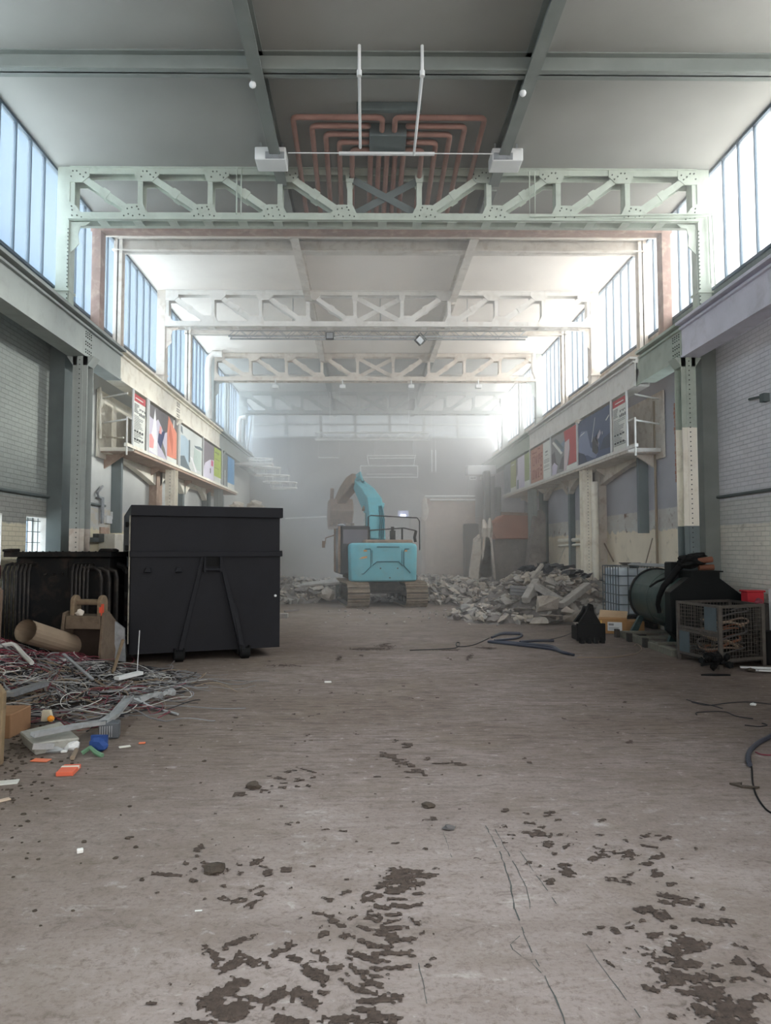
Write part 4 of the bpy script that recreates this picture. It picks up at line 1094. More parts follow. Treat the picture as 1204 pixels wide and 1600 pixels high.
m.hexa([(1.55, -.07, .90), (1.62, -.07, .86), (1.73, -.14, .22), (1.66, -.14, .22), (1.55, -.03, .90), (1.62, -.03, .86), (1.73, -.03, .22), (1.66, -.03, .22)])
m.build('lift_frame_leg', 'contblack', ct, bevel=.004)
m = MB(); m.box(1.12, 1.34, -.012, -.004, 1.47, 1.63); m.build('hook_pocket', 'black', ct)
m = MB(); m.cyl((1.12, -.07, 1.415), (1.36, -.07, 1.415), .022, 12); m.box(1.10, 1.13, -.09, .02, 1.38, 1.62); m.box(1.35, 1.38, -.09, .02, 1.38, 1.62); m.build('hook_bar', 'contblack', ct)
for xx in (.26, .72):
    m = MB(); m.prism([(xx - .06, 1.38), (xx + .06, 1.38), (xx + .035, 1.46), (xx - .035, 1.46)], 'Y', -.06, .03); m.build('lug', 'contblack', ct, bevel=.01)
for xx in (.68, 1.70):
    m = MB(); m.cyl((xx - .0, -.06, .09), (xx + .12, -.06, .09), .09, 20); m.box(xx - .02, xx + .0, -.12, .1, .04, .2); m.box(xx + .12, xx + .14, -.12, .1, .04, .2); m.build('roller', 'black', ct)
m = MB(); m.box(.75, .85, .05, D_, .06, .14); m.box(1.65, 1.75, .05, D_, .06, .14); m.build('skid_rail', 'black', ct)
m = MB(); m.box(-.02, .0, .0, .05, .3, HH - .16); m.build('corner_edge', 'contedge', ct)
for zz in (2.12, 1.76, 1.40, 1.04, .68):
    m = MB(); m.cyl((-.05, .10, zz - .04), (-.05, .10, zz + .04), .022, 8); m.box(-.06, .0, .07, .14, zz - .03, zz + .03); m.build('hinge', 'black', ct)
m = MB(); m.cyl((2.26, -.005, .98), (2.26, -.03, .98), .02, 10); m.build('bolt_head', 'metalw', ct)
m = MB(); m.prism([(.92, 2.06), (1.06, 2.10), (1.13, 2.08), (1.10, 2.04)], 'Y', .02, .028); m.build('scuff_plate', 'contblack', ct)

# ================================================================== BLACK TRANSFORMER WITH COOLING TUBES (far left)
M['trafo'] = paint('transformer_black', (15, 16, 17), .7, var=.2, scale=3, dirt=(74, 60, 50), dirt_amt=.35)
M['fin'] = paint('worn_tube_black', (40, 38, 37), .4, .3, var=.2, scale=3, dirt=(96, 88, 80), dirt_amt=.4)
tf = thing('transformer', 'old black electrical transformer with bent cooling tubes behind the cable heap', 'transformer', (-4.62, 11.15, 0)); o = tf.location.copy()
m = MB(o); m.box(-5.35, -3.92, 10.75, 11.55, .1, 1.62); m.build('tank', 'trafo', tf, bevel=.02)
m = MB(o); m.box(-5.48, -3.86, 10.62, 11.65, 1.62, 1.70); m.prism([(-4.06, 1.70), (-3.83, 1.70), (-3.83, 1.73), (-3.88, 1.75), (-4.02, 1.75)], 'Y', 10.62, 10.9); m.prism([(-5.50, 1.70), (-5.36, 1.70), (-5.36, 1.75), (-5.50, 1.74)], 'Y', 10.62, 10.9); m.build('lid', 'trafo', tf, bevel=.01)
for q in range(14):
    m = MB(o); xx = -5.30 + q * .1; m.cyl((xx, 10.66, 1.70), (xx, 10.66, 1.712), .014, 8); m.build('lid_bolt', 'trafo', tf)
def loops(x0, n, dx, y, out):
    for q in range(n):
        x = x0 + q * dx
        m = MB(o); m.tube([(x, y, 1.52), (x, y - out * .75, 1.50), (x, y - out, 1.40), (x, y - out, .35), (x, y - out * .8, .22), (x, y, .2)], .019, 8)
        m.build('cooling_tube', 'fin', tf, smooth=True)
loops(-5.42, 7, .062, 10.80, .26)
loops(-4.40, 5, .058, 10.80, .26)
for q in range(3):
    m = MB(o); r_ = .02 + .004 * q; xx = -3.98 + q * .08
    m.tube([(xx - .30, 10.60 + q * .1, 1.46 - q * .02), (xx - .10, 10.58 + q * .1, 1.46 - q * .02), (xx - .02, 10.58 + q * .1, 1.40), (xx, 10.58 + q * .1, 1.30), (xx, 10.58 + q * .1, .3)], r_ + .01, 8); m.build('cooling_tube', 'fin', tf, smooth=True)
m = MB(o); m.tube([(-3.93, 11.1, 1.5), (-3.82, 11.1, 1.46), (-3.76, 11.1, 1.36), (-3.76, 11.1, .4)], .05, 8); m.tube([(-3.93, 11.3, 1.15), (-3.72, 11.3, 1.12), (-3.66, 11.3, 1.02), (-3.66, 11.3, .4), (-3.9, 11.3, .3)], .035, 8); m.build('side_loop', 'trafo', tf, smooth=True)
m = MB(o); m.box(-4.97, -4.55, 10.735, 10.75, 1.28, 1.56); m.build('name_plate', 'trafo', tf)
m = MB(o)
for q in range(3): m.blob((-4.88 + q * .13, 10.72, 1.36), .025, q, .3, 1)
m.build('gauge_studs', 'fin', tf)

# ================================================================== EXCAVATOR BUCKET standing upright on the left
M['bucketsteel'] = paint('worn_bucket_steel', (118, 104, 90), .7, .2, var=.2, scale=4, dirt=(78, 66, 56), dirt_amt=.6, bump=.25)
M['rusty'] = paint('rusty_pin', (128, 112, 92), .8, var=.2, scale=8, dirt=(98, 72, 62), dirt_amt=.5)
M['bucketin'] = paint('bucket_inside_shade', (58, 48, 42), .85, var=.2, scale=4)  # dark copy of the steel: shade of the hollow put into the colour
M['orangered'] = paint('orange_red_tape', (214, 90, 66), .6, var=.1)
bc = thing('digger_bucket', 'narrow worn steel digging bucket standing on end in front of the black transformer', 'bucket', (-3.90, 9.72, .02), radians(-8))
m = MB(); m.prism([(-.28, .0), (-.29, .30), (-.26, .62), (-.24, .66), (.24, .66), (.26, .62), (.29, .30), (.28, .0)], 'Y', .24, .30); m.build('inner_wall', 'bucketin', bc)
m = MB(); m.prism([(-.30, .0), (-.33, .30), (-.27, .62), (-.24, .80), (.24, .80), (.27, .62), (.33, .30), (.30, .0)], 'Y', .30, .36)
m.box(-.29, .29, .0, .33, .0, .04); m.prism([(-.26, .62), (.26, .62), (.25, .80), (-.25, .80)], 'Y', .0, .34)
m.build('shell', 'bucketsteel', bc, bevel=.008)
for s_ in (-1, 1):
    m = MB(); x = s_ * .29
    m.prism([(.36, .0), (.0, .0), (-.06, .3), (-.02, .62), (.02, .84), (.14, .86), (.36, .7)], 'X', x - .022, x + .022); m.build('side_plate', 'bucketsteel', bc, bevel=.006)
    m = MB(); x = s_ * .20
    pts = []
    for q in range(9): a = pi * q / 8; pts.append((.16 + .10 * cos(a), .98 + .10 * sin(a)))
    m.prism([(.26, .78)] + pts + [(.06, .78)], 'X', x - .03, x + .03); m.build('ear', 'rusty' if s_ < 0 else 'rusty', bc, bevel=.01)
m = MB(); m.cyl((-.2, .16, .98), (.2, .16, .98), .042, 16); m.build('cross_pin', 'rusty', bc)
m = MB(); m.box(.232, .245, .06, .12, .80, .96); m.box(.215, .232, .04, .06, .84, .92); m.build('red_patch', 'orangered', bc)
m = MB(); m.blob((-.10, .1, .83), .045, 3, .5, 2, (1.3, .8, 1.1)); m.build('stuck_rag', 'oldwhite', bc)
m = MB()
for q in range(4): m.prism([(.06, .0), (-.10, .0), (-.10, .05), (.06, .08)], 'X', -.27 + q * .16, -.21 + q * .16)
m.build('teeth', 'bucketsteel', bc)

# ================================================================== CABLE HEAP (left)
M['c_grey'] = paint('cable_grey', (134, 134, 136), .6, var=.15); M['c_dark'] = paint('cable_dark', (52, 52, 55), .6, var=.2)
M['c_red'] = paint('cable_maroon', (132, 64, 76), .6, var=.15); M['c_white'] = paint('cable_white', (206, 206, 202), .6, var=.1); M['c_tan'] = paint('cable_tan', (150, 134, 116), .6, var=.2)
M['soil'] = paint('soil_heap', (82, 74, 66), .95, var=.25, scale=6, dirt=(52, 46, 42), dirt_amt=.6, bump=.5)
M['alu'] = paint('crumpled_aluminium', (196, 200, 202), .35, .55, var=.15, scale=7, dirt=(140, 136, 130), dirt_amt=.35)
def heap_h(x, y):
    """cable heap height over the left floor"""
    cx, cy_ = -5.1, 9.1
    u = (x - cx) / (2.75 if x > cx else 2.0); v = (y - cy_) / (2.1 if y < cy_ else 1.6)
    d = sqrt(u * u + v * v)
    return (.66 * (1 - d) ** 1.35 if d < 1 else 0.0) * (1 + .25 * noise.noise(Vector((x * 2.2, y * 2.2, 3))))
m = MB((-4.3, 8.8, 0)); N = 44
vs = []; fs = []
for j in range(N + 1):
    for i in range(N + 1):
        x = -5.72 + 3.4 * i / N; y = 7.0 + 3.6 * j / N; vs.append((x, y, heap_h(x, y) * .8 - .02 + .03 * noise.noise(Vector((x * 6, y * 6, 0)))))
for j in range(N):
    for i in range(N):
        a = j * (N + 1) + i
        if max(vs[k][2] for k in (a, a + 1, a + N + 1, a + N + 2)) > .0: fs.append((a, a + 1, a + N + 2, a + N + 1))
m.add(vs, fs); tag(m.build('debris_soil', 'soil', smooth=True), 'dark soil and crumbs under the cable heap on the left', 'soil', kind='stuff')
rc = random.Random(11)
def tangle(n, mat, rmin, rmax, label, area, lift=0.0, kmax=7.0, lmin=12, lmax=34):
    m = MB((area[0], area[1], 0)); stp = .045
    for q in range(n):
        a = rc.uniform(0, 2 * pi); x = area[0] + area[2] * rc.uniform(-1, 1); y = area[1] + area[3] * rc.uniform(-1, 1)
        if heap_h(x, y) < .01 and rc.random() < .75: continue
        r_ = rc.uniform(rmin, rmax); pts = []; k = rc.uniform(-kmax, kmax); dk = rc.uniform(-.5, .5); top = rc.uniform(.0, .07) + lift; ph = rc.uniform(0, 6.3); am = rc.uniform(.0, .05)
        z = heap_h(x, y) * .85 + top
        for s in range(rc.randint(lmin, lmax)):
            tgt = heap_h(x, y) * .85 + top + am * sin(ph + s * .35)
            z += (tgt - z) * .4
            pts.append((x, y, max(z, r_)))
            a += k * stp; k += dk * .3; x += cos(a) * stp; y += sin(a) * stp
            if rc.random() < .04: dk = rc.uniform(-1.5, 1.5)
            if x < WL + .06: break
        if len(pts) > 3: m.tube(pts, r_, 4)
    ob = m.build('cable_tangle', mat, smooth=True); tag(ob, label, 'cables', kind='stuff'); return ob
tangle(420, 'c_grey', .003, .007, 'tangle of light grey cables in the heap on the left', (-4.0, 8.35, 1.7, 1.3), .01)
tangle(420, 'c_dark', .003, .009, 'tangle of dark cables in the heap on the left', (-4.0, 8.4, 1.7, 1.4), .0)
tangle(200, 'c_red', .003, .006, 'tangle of maroon cables at the back of the heap on the left', (-4.7, 9.3, .9, .8), .03)
tangle(90, 'c_red', .003, .005, 'thin maroon wires along the front of the cable heap', (-3.8, 7.8, 1.1, .6), .0, 3)
tangle(110, 'c_white', .0025, .006, 'tangle of white wires in the heap on the left', (-3.8, 8.4, 1.5, 1.2), .03)
tangle(170, 'c_tan', .003, .007, 'tangle of tan cables along the front of the heap on the left', (-3.7, 8.0, 1.3, .9), .0, 4)
tangle(60, 'c_grey', .007, .012, 'thick grey cables bundled in the heap on the left', (-4.0, 8.1, 1.3, .9), .02, 2.0)

def channel(pts, w, h, mat, label, name='cable_tray', cat='tray'):
    m = MB(pts[0]); P = [Vector(p) for p in pts]
    for a, b_ in zip(P, P[1:]):
        m.bar(a, b_, w, .006); d = (b_ - a).normalized(); sd2 = d.cross(Vector((0, 0, 1))).normalized() * (w / 2)
        m.bar(a + sd2 + Vector((0, 0, h / 2)), b_ + sd2 + Vector((0, 0, h / 2)), .006, h); m.bar(a - sd2 + Vector((0, 0, h / 2)), b_ - sd2 + Vector((0, 0, h / 2)), .006, h)
    return tag(m.build(name, mat), label, cat)
# long bent trunking lying over the white box
channel([at(50, 1151, Y=6.05), at(125, 1136, Y=6.35), at(160, 1131, Y=6.55), at(178, 1120, Y=6.8), at(202, 1091, Y=7.55)], .085, .03, 'alu', 'long bent aluminium trunking lying across the crushed white box')
pts = []
for q in range(12):
    x = 205 + (272 - 205) * q / 11; y = 1095 - 15 * q / 11 + rc.uniform(-2, 2); p = at(x, y, Y=7.85 + .35 * q / 11); pts.append(p)
m = MB(pts[0])
for a, b_ in zip(pts, pts[1:]): m.bar(a, b_, .07 + rc.uniform(-.015, .02), .05 + rc.uniform(-.02, .02), (rc.uniform(-.3, .3), 0, 1))
tag(m.build('foil_duct', 'alu'), 'crumpled shiny foil strip sticking out at the right end of the heap', 'foil')
m = MB(at(200, 1090, Z=.1)); m.tube([at(205, 1090, Y=7.8), at(240, 1106, Y=7.75), at(278, 1116, Z=.02)], .014, 6); tag(m.build('thin_rod', 'alu'), 'thin silver rod lying on the floor at the right tip of the heap', 'rod')
channel([at(-6, 1052, Y=8.7), at(30, 1044, Y=8.8), at(105, 1034, Y=9.1)], .09, .03, 'alu', 'straight silver tray lying level across the left of the heap')
m = MB(at(18, 1005, Y=9)); m.tube([at(-4, 1010, Y=8.9), at(18, 1006, Y=8.9), at(24, 1008, Y=8.9), at(36, 1022, Y=8.7), at(50, 1036, Y=8.5)], .028, 6); tag(m.build('bent_tube', 'c_white', smooth=True), 'white bent tube arching over the back left of the heap', 'tube')
m = MB(at(105, 1030, Y=8.6)); m.bar(at(99, 1022, Y=8.7), at(145, 1062, Y=8.2), .035, .02); tag(m.build('metal_strip', 'galv'), 'thin grey metal strip leaning in front of the digging bucket', 'strip')
m = MB(at(170, 1060, Y=8.4)); m.bar(at(182, 1060, Y=8.5), at(220, 1051, Y=8.8), .09, .04); tag(m.build('plastic_trunking', 'metalw'), 'short white plastic trunking to the right of the digging bucket', 'trunking')
m = MB(at(12, 1085, Y=7.6)); m.bar(at(15, 1085, Y=7.4), at(70, 1068, Y=8.0), .10, .05); tag(m.build('tray_length', 'galv'), 'dull grey tray length half buried at the left of the heap', 'tray')
m = MB(at(217, 1045, Y=9.2)); m.tube([at(214, 1052, Y=9.2), at(218, 985, Y=9.3)], .006, 6); tag(m.build('white_cane', 'metalw'), 'thin white rod standing upright in front of the black container', 'rod')
m = MB(at(200, 1040, Y=9.3))
m.tube([at(176, 1052, Y=9.0), at(192, 1000, Y=9.4)], .022, 6); tag(m.build('pole', 'rusty'), 'pale wooden handle leaning beside the digging bucket', 'pole')
m = MB(at(190, 1000, Y=10.0))
m.prism([(-3.72, .2), (-3.40, .15), (-3.42, .62), (-3.55, .72), (-3.68, .6)], 'Y', 9.98, 10.03); tag(m.build('shovel_blade', 'galv'), 'grey shovel blade standing between bucket and container', 'shovel')
# fat beige tube at the back
m = MB(at(30, 985, Y=9.6)); p0, p1 = at(40, 986, Y=8.9), at(112, 1008, Y=10.0)
m.tube([p0, p1], .15, 20, cap=False); m.tube([p0, p1], .14, 20, cap=False); m.cyl(p1, p1 + (p1 - p0).normalized() * .01, .149, 20)
tag(m.build('cardboard_tube', paint('tube_beige', (158, 140, 120), .85, var=.12)), 'fat beige tube lying behind the heap, open end facing left', 'tube')
# crushed white box
t = thing('crushed_box', 'crushed white sheet metal box lying at the front of the cable heap', 'box', at(78, 1180, Z=0)); o = t.location.copy()
a, b_, c_, d_ = at(32, 1155, Y=6.3), at(52, 1178, Z=.02), at(124, 1168, Z=.02), at(60, 1138, Y=6.9)
def Zs(v, z): return (v[0], v[1], z)
tp = [at(30, 1143, Z=.12), at(52, 1162, Z=.11), at(125, 1149, Z=.11), at(95, 1127, Z=.13)]
bt_ = [Zs(p, 0) for p in tp]
m = MB(o); m.hexa([Zs(Vector(bt_[0]) + Vector((.03, .02, 0)), 0), Zs(Vector(bt_[1]) + Vector((.0, .04, 0)), 0), Zs(Vector(bt_[2]) + Vector((-.03, 0, 0)), 0), bt_[3], tp[0], tp[1], tp[2] + Vector((0, 0, -.02)), tp[3]]); m.build('box_shell', paint('crushed_white', (168, 168, 160), .5, var=.12, scale=6, dirt=(120, 116, 106), dirt_amt=.5), t, bevel=.01)
m = MB(o); m.bar(tp[1] + Vector((0, -.01, -.02)), tp[1].lerp(tp[2], .45) + Vector((0, -.015, -.05)), .012, .05); m.build('lip', 'alu', t)
m = MB(o); m.blob(at(112, 1166, Z=.03), .05, 5, .7, 2, (1.3, .8, .8)); m.build('torn_corner', 'metalw', t)
m = MB(o); m.blob(at(75, 1172, Z=.02), .07, 7, .7, 2, (1.8, .6, .4)); m.build('crumpled_edge', 'alu', t)
# grey ribbed unit
p = at(171, 1152, Z=0); t = thing('ribbed_unit', 'small dark grey ribbed plastic unit on the floor by the bent trunking', 'unit', p, radians(14))
m = MB(); m.box(-.09, .09, -.07, .07, 0, .145); m.build('case', paint('unit_grey', (92, 96, 100), .5), t, bevel=.01)
m = MB()
for q in range(6): m.box(-.08 + q * .02, -.07 + q * .02, -.078, -.07, .02, .12)
m.build('ribs', 'galv', t)
# blue bag with green strap
p = at(152, 1175, Z=0); t = thing('blue_bag', 'small blue bag with a green strap lying in front of the heap', 'bag', p)
m = MB(); m.blob((0, .02, .06), .085, 2, .35, 2, (1, .7, .8)); m.box(-.06, .08, .0, .03, .04, .14); m.build('bag_body', paint('bag_blue', (48, 78, 140), .6), t)
m = MB(); m.tube([(-.09, -.1, .02), (-.03, -.08, .06), (.03, -.12, .03), (.1, -.15, .01)], .02, 6); m.build('strap', paint('strap_green', (104, 140, 112), .6), t)
# packets and scraps
def packet(px, py, w, d, h, rz, col, label, name='packet', cat='packet', band=None):
    p = at(px, py, Z=0); t = thing(name, label, cat, p, rz)
    m = MB(); m.box(-w / 2, w / 2, -d / 2, d / 2, .002, h); m.build('wrapper', C_('pk_%s' % name + str(col[0]), col), t, bevel=.004)
    if band: 
        m = MB(); m.box(-w / 2 - .001, w / 2 + .001, d * .12, d * .28, h * .5, h + .002); m.build('band', C_('pkb', band), t)
packet(107, 1207, .13, .20, .035, .1, (226, 112, 84), 'small orange packet with a white band on the floor, front left', 'packet', 'packet', (228, 222, 210))
packet(64, 1189, .15, .08, .01, -.15, (222, 124, 88), 'flat orange scrap lying just below the crushed white box', 'scrap', 'scrap')
packet(13, 1224, .14, .10, .012, .3, (214, 214, 208), 'white crumpled paper at the left edge of the floor', 'paper', 'paper')
packet(4, 1252, .10, .05, .012, .8, (206, 186, 166), 'pale wood splinter at the left edge of the floor', 'splinter', 'splinter')
packet(195, 1168, .10, .05, .012, .5, (210, 208, 198), 'white scrap with wires right of the blue bag', 'scrap', 'scrap')
packet(222, 1162, .06, .04, .012, .2, (222, 222, 214), 'tiny white scrap farthest right of the blue bag', 'scrap', 'scrap')
packet(100, 1176, .05, .04, .02, .2, (225, 225, 222), 'tiny white scrap under the crushed white box', 'scrap', 'scrap')
packet(125, 1333, .035, .03, .025, .4, (236, 236, 232), 'tiny white lump alone on the bare floor, lower left', 'pebble', 'pebble')
packet(310, 1424, .035, .012, .005, .1, (230, 230, 226), 'tiny white chip on the floor beside the mud prints', 'chip', 'chip')
packet(512, 1067, .09, .05, .02, .1, (216, 214, 208), 'small white scrap alone on the floor in front of the container', 'scrap', 'scrap')
p = at(114, 1180, Z=0); m = MB(p); m.tube([at(113, 1184, Z=.02), at(119, 1172, Z=.025)], .02, 8); tag(m.build('pipe_stub', 'c_tan'), 'short rusty pipe stub below the crushed white box', 'pipe')
p = at(75, 1118, Y=6.9); m = MB(p); m.prism([(p.x - .06, p.z - .05), (p.x + .05, p.z - .06), (p.x + .02, p.z + .05), (p.x - .05, p.z + .05)], 'Y', p.y - .02, p.y + .03); tag(m.build('switch_box', paint('pale_box', (206, 198, 176), .6)), 'small cream box with an orange corner in the front of the heap', 'box')
p = at(79, 1123, Y=6.85); m = MB(p); m.blob(p, .032, 1, .3, 2); tag(m.build('orange_cap', paint('cap_orange', (232, 150, 50), .5)), 'bright orange plug in the front of the heap', 'plug')
# panels standing at the left edge
M['wood'] = paint('weathered_board', (140, 122, 96), .8, var=.15, scale=4, dirt=(100, 84, 66), dirt_amt=.5)
m = MB((-3.35, 5.75, 0)); m.prism([(-3.60, .0), (-2.945, .0), (-2.93, .02), (-2.92, .58), (-2.97, .65), (-3.05, .69), (-3.6, .72)], 'Y', 5.72, 5.78); tag(m.build('wooden_board', 'wood', bevel=.006), 'weathered board standing upright at the left edge of the picture', 'board')
m = MB((-3.4, 6.6, 0)); m.box(-3.75, -3.27, 6.55, 6.95, .0, .22); tag(m.build('wood_block', paint('raw_wood', (158, 122, 92), .85, var=.15), bevel=.008), 'reddish wooden block behind the upright board, left edge', 'block')
m = MB((-5.5, 10.3, 0)); m.prism([(-5.70, 1.02), (-5.35, 1.20), (-5.30, 1.14), (-5.32, .3), (-5.7, .3)], 'Y', 10.2, 10.3); tag(m.build('leaning_sheet', 'dustbrown'), 'brown sheet standing at the left edge beside the transformer', 'sheet')
m = MB((-5.6, 10.5, 0)); m.box(-5.72, -5.5, 10.35, 10.6, 1.3, 1.5); tag(m.build('crate_edge', paint('maroon_crate', (96, 46, 56), .6)), 'dark maroon crate edge at the far left behind the transformer', 'crate')

# wall fittings beyond the near left column
def fit(name, px0, py0, px1, py1, X, mat, label, cat, d=.06, Yf=None):
    a, b_ = at(px0, py0, X=X), at(px1, py1, X=X); s_ = 1 if X < 0 else -1
    y0, y1 = sorted((a.y, b_.y)); z = sorted((at((px0 + px1) / 2, py0, X=X).z, at((px0 + px1) / 2, py1, X=X).z))
    m = MB((X, y0, z[0])); m.box(X, X + s_ * d, y0, y1, z[0], z[1]); return tag(m.build(name, mat, bevel=.006), label, cat)
fit('meter_box', 163, 806, 171, 818, WL, 'metalw', 'small white box with a slot on the left wall above the brick patch', 'box')
fit('meter_box', 172, 800, 178, 812, WL, 'metalw', 'upper right white box of the cluster on the left wall', 'box', .05)
fit('meter_box', 174, 812, 180, 824, WL, 'metalw', 'lower right white box of the cluster on the left wall', 'box', .08)
fit('junction_box', 155, 824, 168, 834, WL, 'pinkish', 'bare pinkish opening box below the white boxes on the left wall', 'box', .04)
fit('cupboard', 154, 835, 188, 900, WL, 'cream', 'pale cream cupboard standing by the left wall behind the transformer', 'cupboard', .35)
fit('grey_block', 145, 834, 154, 847, WL, 'bolt', 'dark grey stepped block on top of the pale ledge, left wall', 'block', .12)
fit('grey_block', 137, 840, 146, 847, WL, 'darkgrey', 'low grey block beside the stepped one, left wall', 'block', .12)
m = MB((WL, 15, 2.5)); x = WL + .06
m.tube([at(160, 760, X=x), at(152, 770, X=x), at(153, 776, X=x), at(159, 779, X=x)], .03, 6); m.tube([at(159, 777, X=x), at(159.5, 818, X=x)], .035, 6); m.tube([at(161.5, 777, X=x), at(161.5, 806, X=x)], .02, 6)
tag(m.build('pipe_bracket', 'galv', smooth=True), 'upright pipe with a cranked top on the left wall beyond the column', 'pipe')
m = MB((WL, 15, 4.5)); x = WL + .1
m.tube([at(156, 605, X=x), at(158, 622, X=x), at(156, 640, X=x), at(157, 685, X=x)], .03, 6); m.blob(at(158, 630, X=x), .06, 3, .6, 2, (1, .8, 1.5)); m.blob(at(160, 648, X=x), .055, 5, .7, 2); m.tube([at(162, 680, X=x), at(178, 684, X=x), at(193, 684, X=-5.1)], .018, 6)
tag(m.build('valve_pipe', 'cream', smooth=True), 'cream upright pipe with a lumpy valve by the left end of the gallery', 'pipe')
# right wall fittings
x = WR - .05
m = MB((WR, 11, 3.9)); m.tube([at(1170, 624, X=x), at(1193, 619, X=x)], .022, 6); m.box(WR - .1, WR, at(1194, 620, X=x).y - .06, at(1194, 620, X=x).y + .06, at(1194, 628, X=x).z, at(1194, 615, X=x).z)
tag(m.build('wall_lever', 'darkgrey'), 'dark lever-shaped bracket high on the right brick wall', 'bracket')
fit('socket_box', 1107, 808, 1113, 826, WR, 'bolt', 'small dark box on the right wall beside the column', 'box', .08)
fit('wall_notice', 935, 855, 944, 891, WR - .0, 'lilac', 'pale grey notice on the cream right wall behind the tank', 'notice', .02)
fit('wall_hatch', 893, 860, 899, 930, WR, 'darkgrey', 'narrow dark recess panel in the cream wall right of the doors', 'panel', .02)
m = MB((WR, 20, 2)); x = WR - .08
m.tube([at(873, 845, X=x), at(908, 843, X=x)], .06, 8); m.tube([at(873, 853, X=x), at(908, 851, X=x)], .04, 8); m.tube([at(884, 850, X=x), at(864, 900, X=x)], .015, 5)
tag(m.build('pipe_run', 'cream', smooth=True), 'pair of cream level pipes on the right wall left of the far column', 'pipes')
m = MB((WR, 17, 2)); m.tube([at(943, 848, X=x), at(958, 877, X=x)], .02, 5); tag(m.build('wall_rod', 'c_tan'), 'thin slanting rod against the cream right wall', 'rod')
m = MB((WR, 16, 2)); m.tube([at(1019, 841, X=x), at(1008, 882, X=x)], .014, 5); tag(m.build('wall_rod', 'c_tan'), 'second thin slanting rod on the right wall nearer the tank', 'rod')
m = MB((WR - .05, 15.2, 1)); m.tube([(WR - .06, 15.2, 5.0), (WR - .06, 15.2, .1)], .03, 8); tag(m.build('wall_conduit', 'c_tan', smooth=True), 'thin upright conduit down the right wall behind the tank', 'conduit')
m = MB((WR - .2, 18.3, 1)); m.tube([(WR - .42, 18.2, 3.5), (WR - .42, 18.2, .3)], .09, 10); tag(m.build('down_pipe', 'cream', smooth=True), 'fat cream downpipe beside the far column at the right rubble', 'pipe')

# ================================================================== RIGHT HAND GROUP
M['tankgreen'] = paint('tank_green', (52, 74, 72), .45, .1, var=.15, scale=2, dirt=(104, 102, 96), dirt_amt=.4)
M['tankdark'] = paint('tank_dark_plate', (12, 18, 19), .55, var=.15, scale=2)
M['cage'] = paint('cage_steel', (104, 99, 94), .5, .4, var=.15, scale=8, dirt=(86, 78, 70), dirt_amt=.5)
M['plate'] = paint('cage_plate', (96, 108, 114), .5, .3, var=.1)
M['ibcplastic'] = paint('ibc_plastic', (196, 206, 216), .4, var=.06)
M['ibcframe'] = paint('ibc_frame', (100, 112, 120), .4, .6, var=.1)
M['card'] = paint('cardboard', (176, 132, 84), .85, var=.1, scale=3)
M['sleeve'] = paint('clay_roll', (126, 84, 66), .8, var=.15, scale=5)
tk = thing('storage_tank', 'long dark green horizontal tank with a black hipped end plate on timber sleepers', 'tank', (5.6, 12.6, 0)); o = tk.location.copy()
R = .53; ZC = .80
c0, c1 = Vector((5.62, 11.75, ZC)), Vector((5.86, 14.1, ZC))
m = MB(o); pts = [c0, c1]; rs = [R, R]
for q in range(1, 6): a = q / 5 * pi / 2; pts.append(c1 + Vector((0, .22 * sin(a), 0))); rs.append(max(.02, R * cos(a)))
m.tube(pts, rs, 40); m.build('barrel', 'tankgreen', tk, smooth=True)
def bandring(y, r1, w, name, mat):
    m = MB(o); x = c0.x + (c1.x - c0.x) * (y - 11.75) / 2.35
    m.tube([(x, y, ZC), (x, y + w, ZC)], r1, 40); m.build(name, mat, tk)
bandring(14.02, R + .035, .05, 'end_flange', 'tankdark'); bandring(12.95, R + .005, .03, 'weld_band', 'tankgreen')
m = MB(o); m.prism([(5.03, .38), (5.03, 1.03), (5.34, 1.27), (5.84, 1.27), (6.22, .98), (6.22, .38), (6.0, .2), (5.2, .2)], 'Y', 11.52, 11.76); m.build('end_plate', 'tankdark', tk, bevel=.01)
m = MB(o); m.box(5.36, 5.84, 11.50, 11.95, 1.25, 1.36); m.box(5.32, 5.88, 11.46, 12.0, 1.36, 1.385); m.build('neck_flange', 'tankdark', tk)
m = MB(o); m.box(5.24, 5.38, 11.95, 12.25, 1.1, 1.52); m.build('valve_block', 'tankdark', tk, bevel=.02)
m = MB(o); m.tube([(6.19, 11.5, 1.00), (6.26, 11.5, 1.04), (6.26, 11.5, .96), (6.20, 11.5, .92)], .015, 6); m.build('lifting_eye', 'tankdark', tk)
for y in (12.2, 13.9):
    for xx in (5.32, 6.02):
        xc = c0.x + (c1.x - c0.x) * (y - 11.75) / 2.35
        m = MB(o); m.hexa([(xx - .07, y - .04, .12), (xx + .07, y - .04, .12), (xx + .07, y + .04, .12), (xx - .07, y + .04, .12), (xx - .05 + (xc - xx) * .3, y - .04, .42), (xx + .05 + (xc - xx) * .3, y - .04, .42), (xx + .05 + (xc - xx) * .3, y + .04, .42), (xx - .05 + (xc - xx) * .3, y + .04, .42)])
        m.build('leg', 'tankgreen', tk)
M['sleeper'] = paint('green_grey_sleeper', (126, 124, 112), .8, var=.12, scale=5, dirt=(90, 84, 76), dirt_amt=.5)
for i, (xa, ya, xb, yb) in enumerate(((5.12, 14.0, 5.02, 11.35), (6.0, 13.9, 5.9, 11.6))):
    m = MB((xa, ya, 0)); m.bar((xa, ya, .055), (xb, yb, .055), .15, .11)
    tag(m.build('timber_sleeper', 'sleeper', bevel=.006), ['pale timber runner on the floor along the left side of the tank', 'pale timber runner on the floor under the wall side of the tank'][i], 'timber')
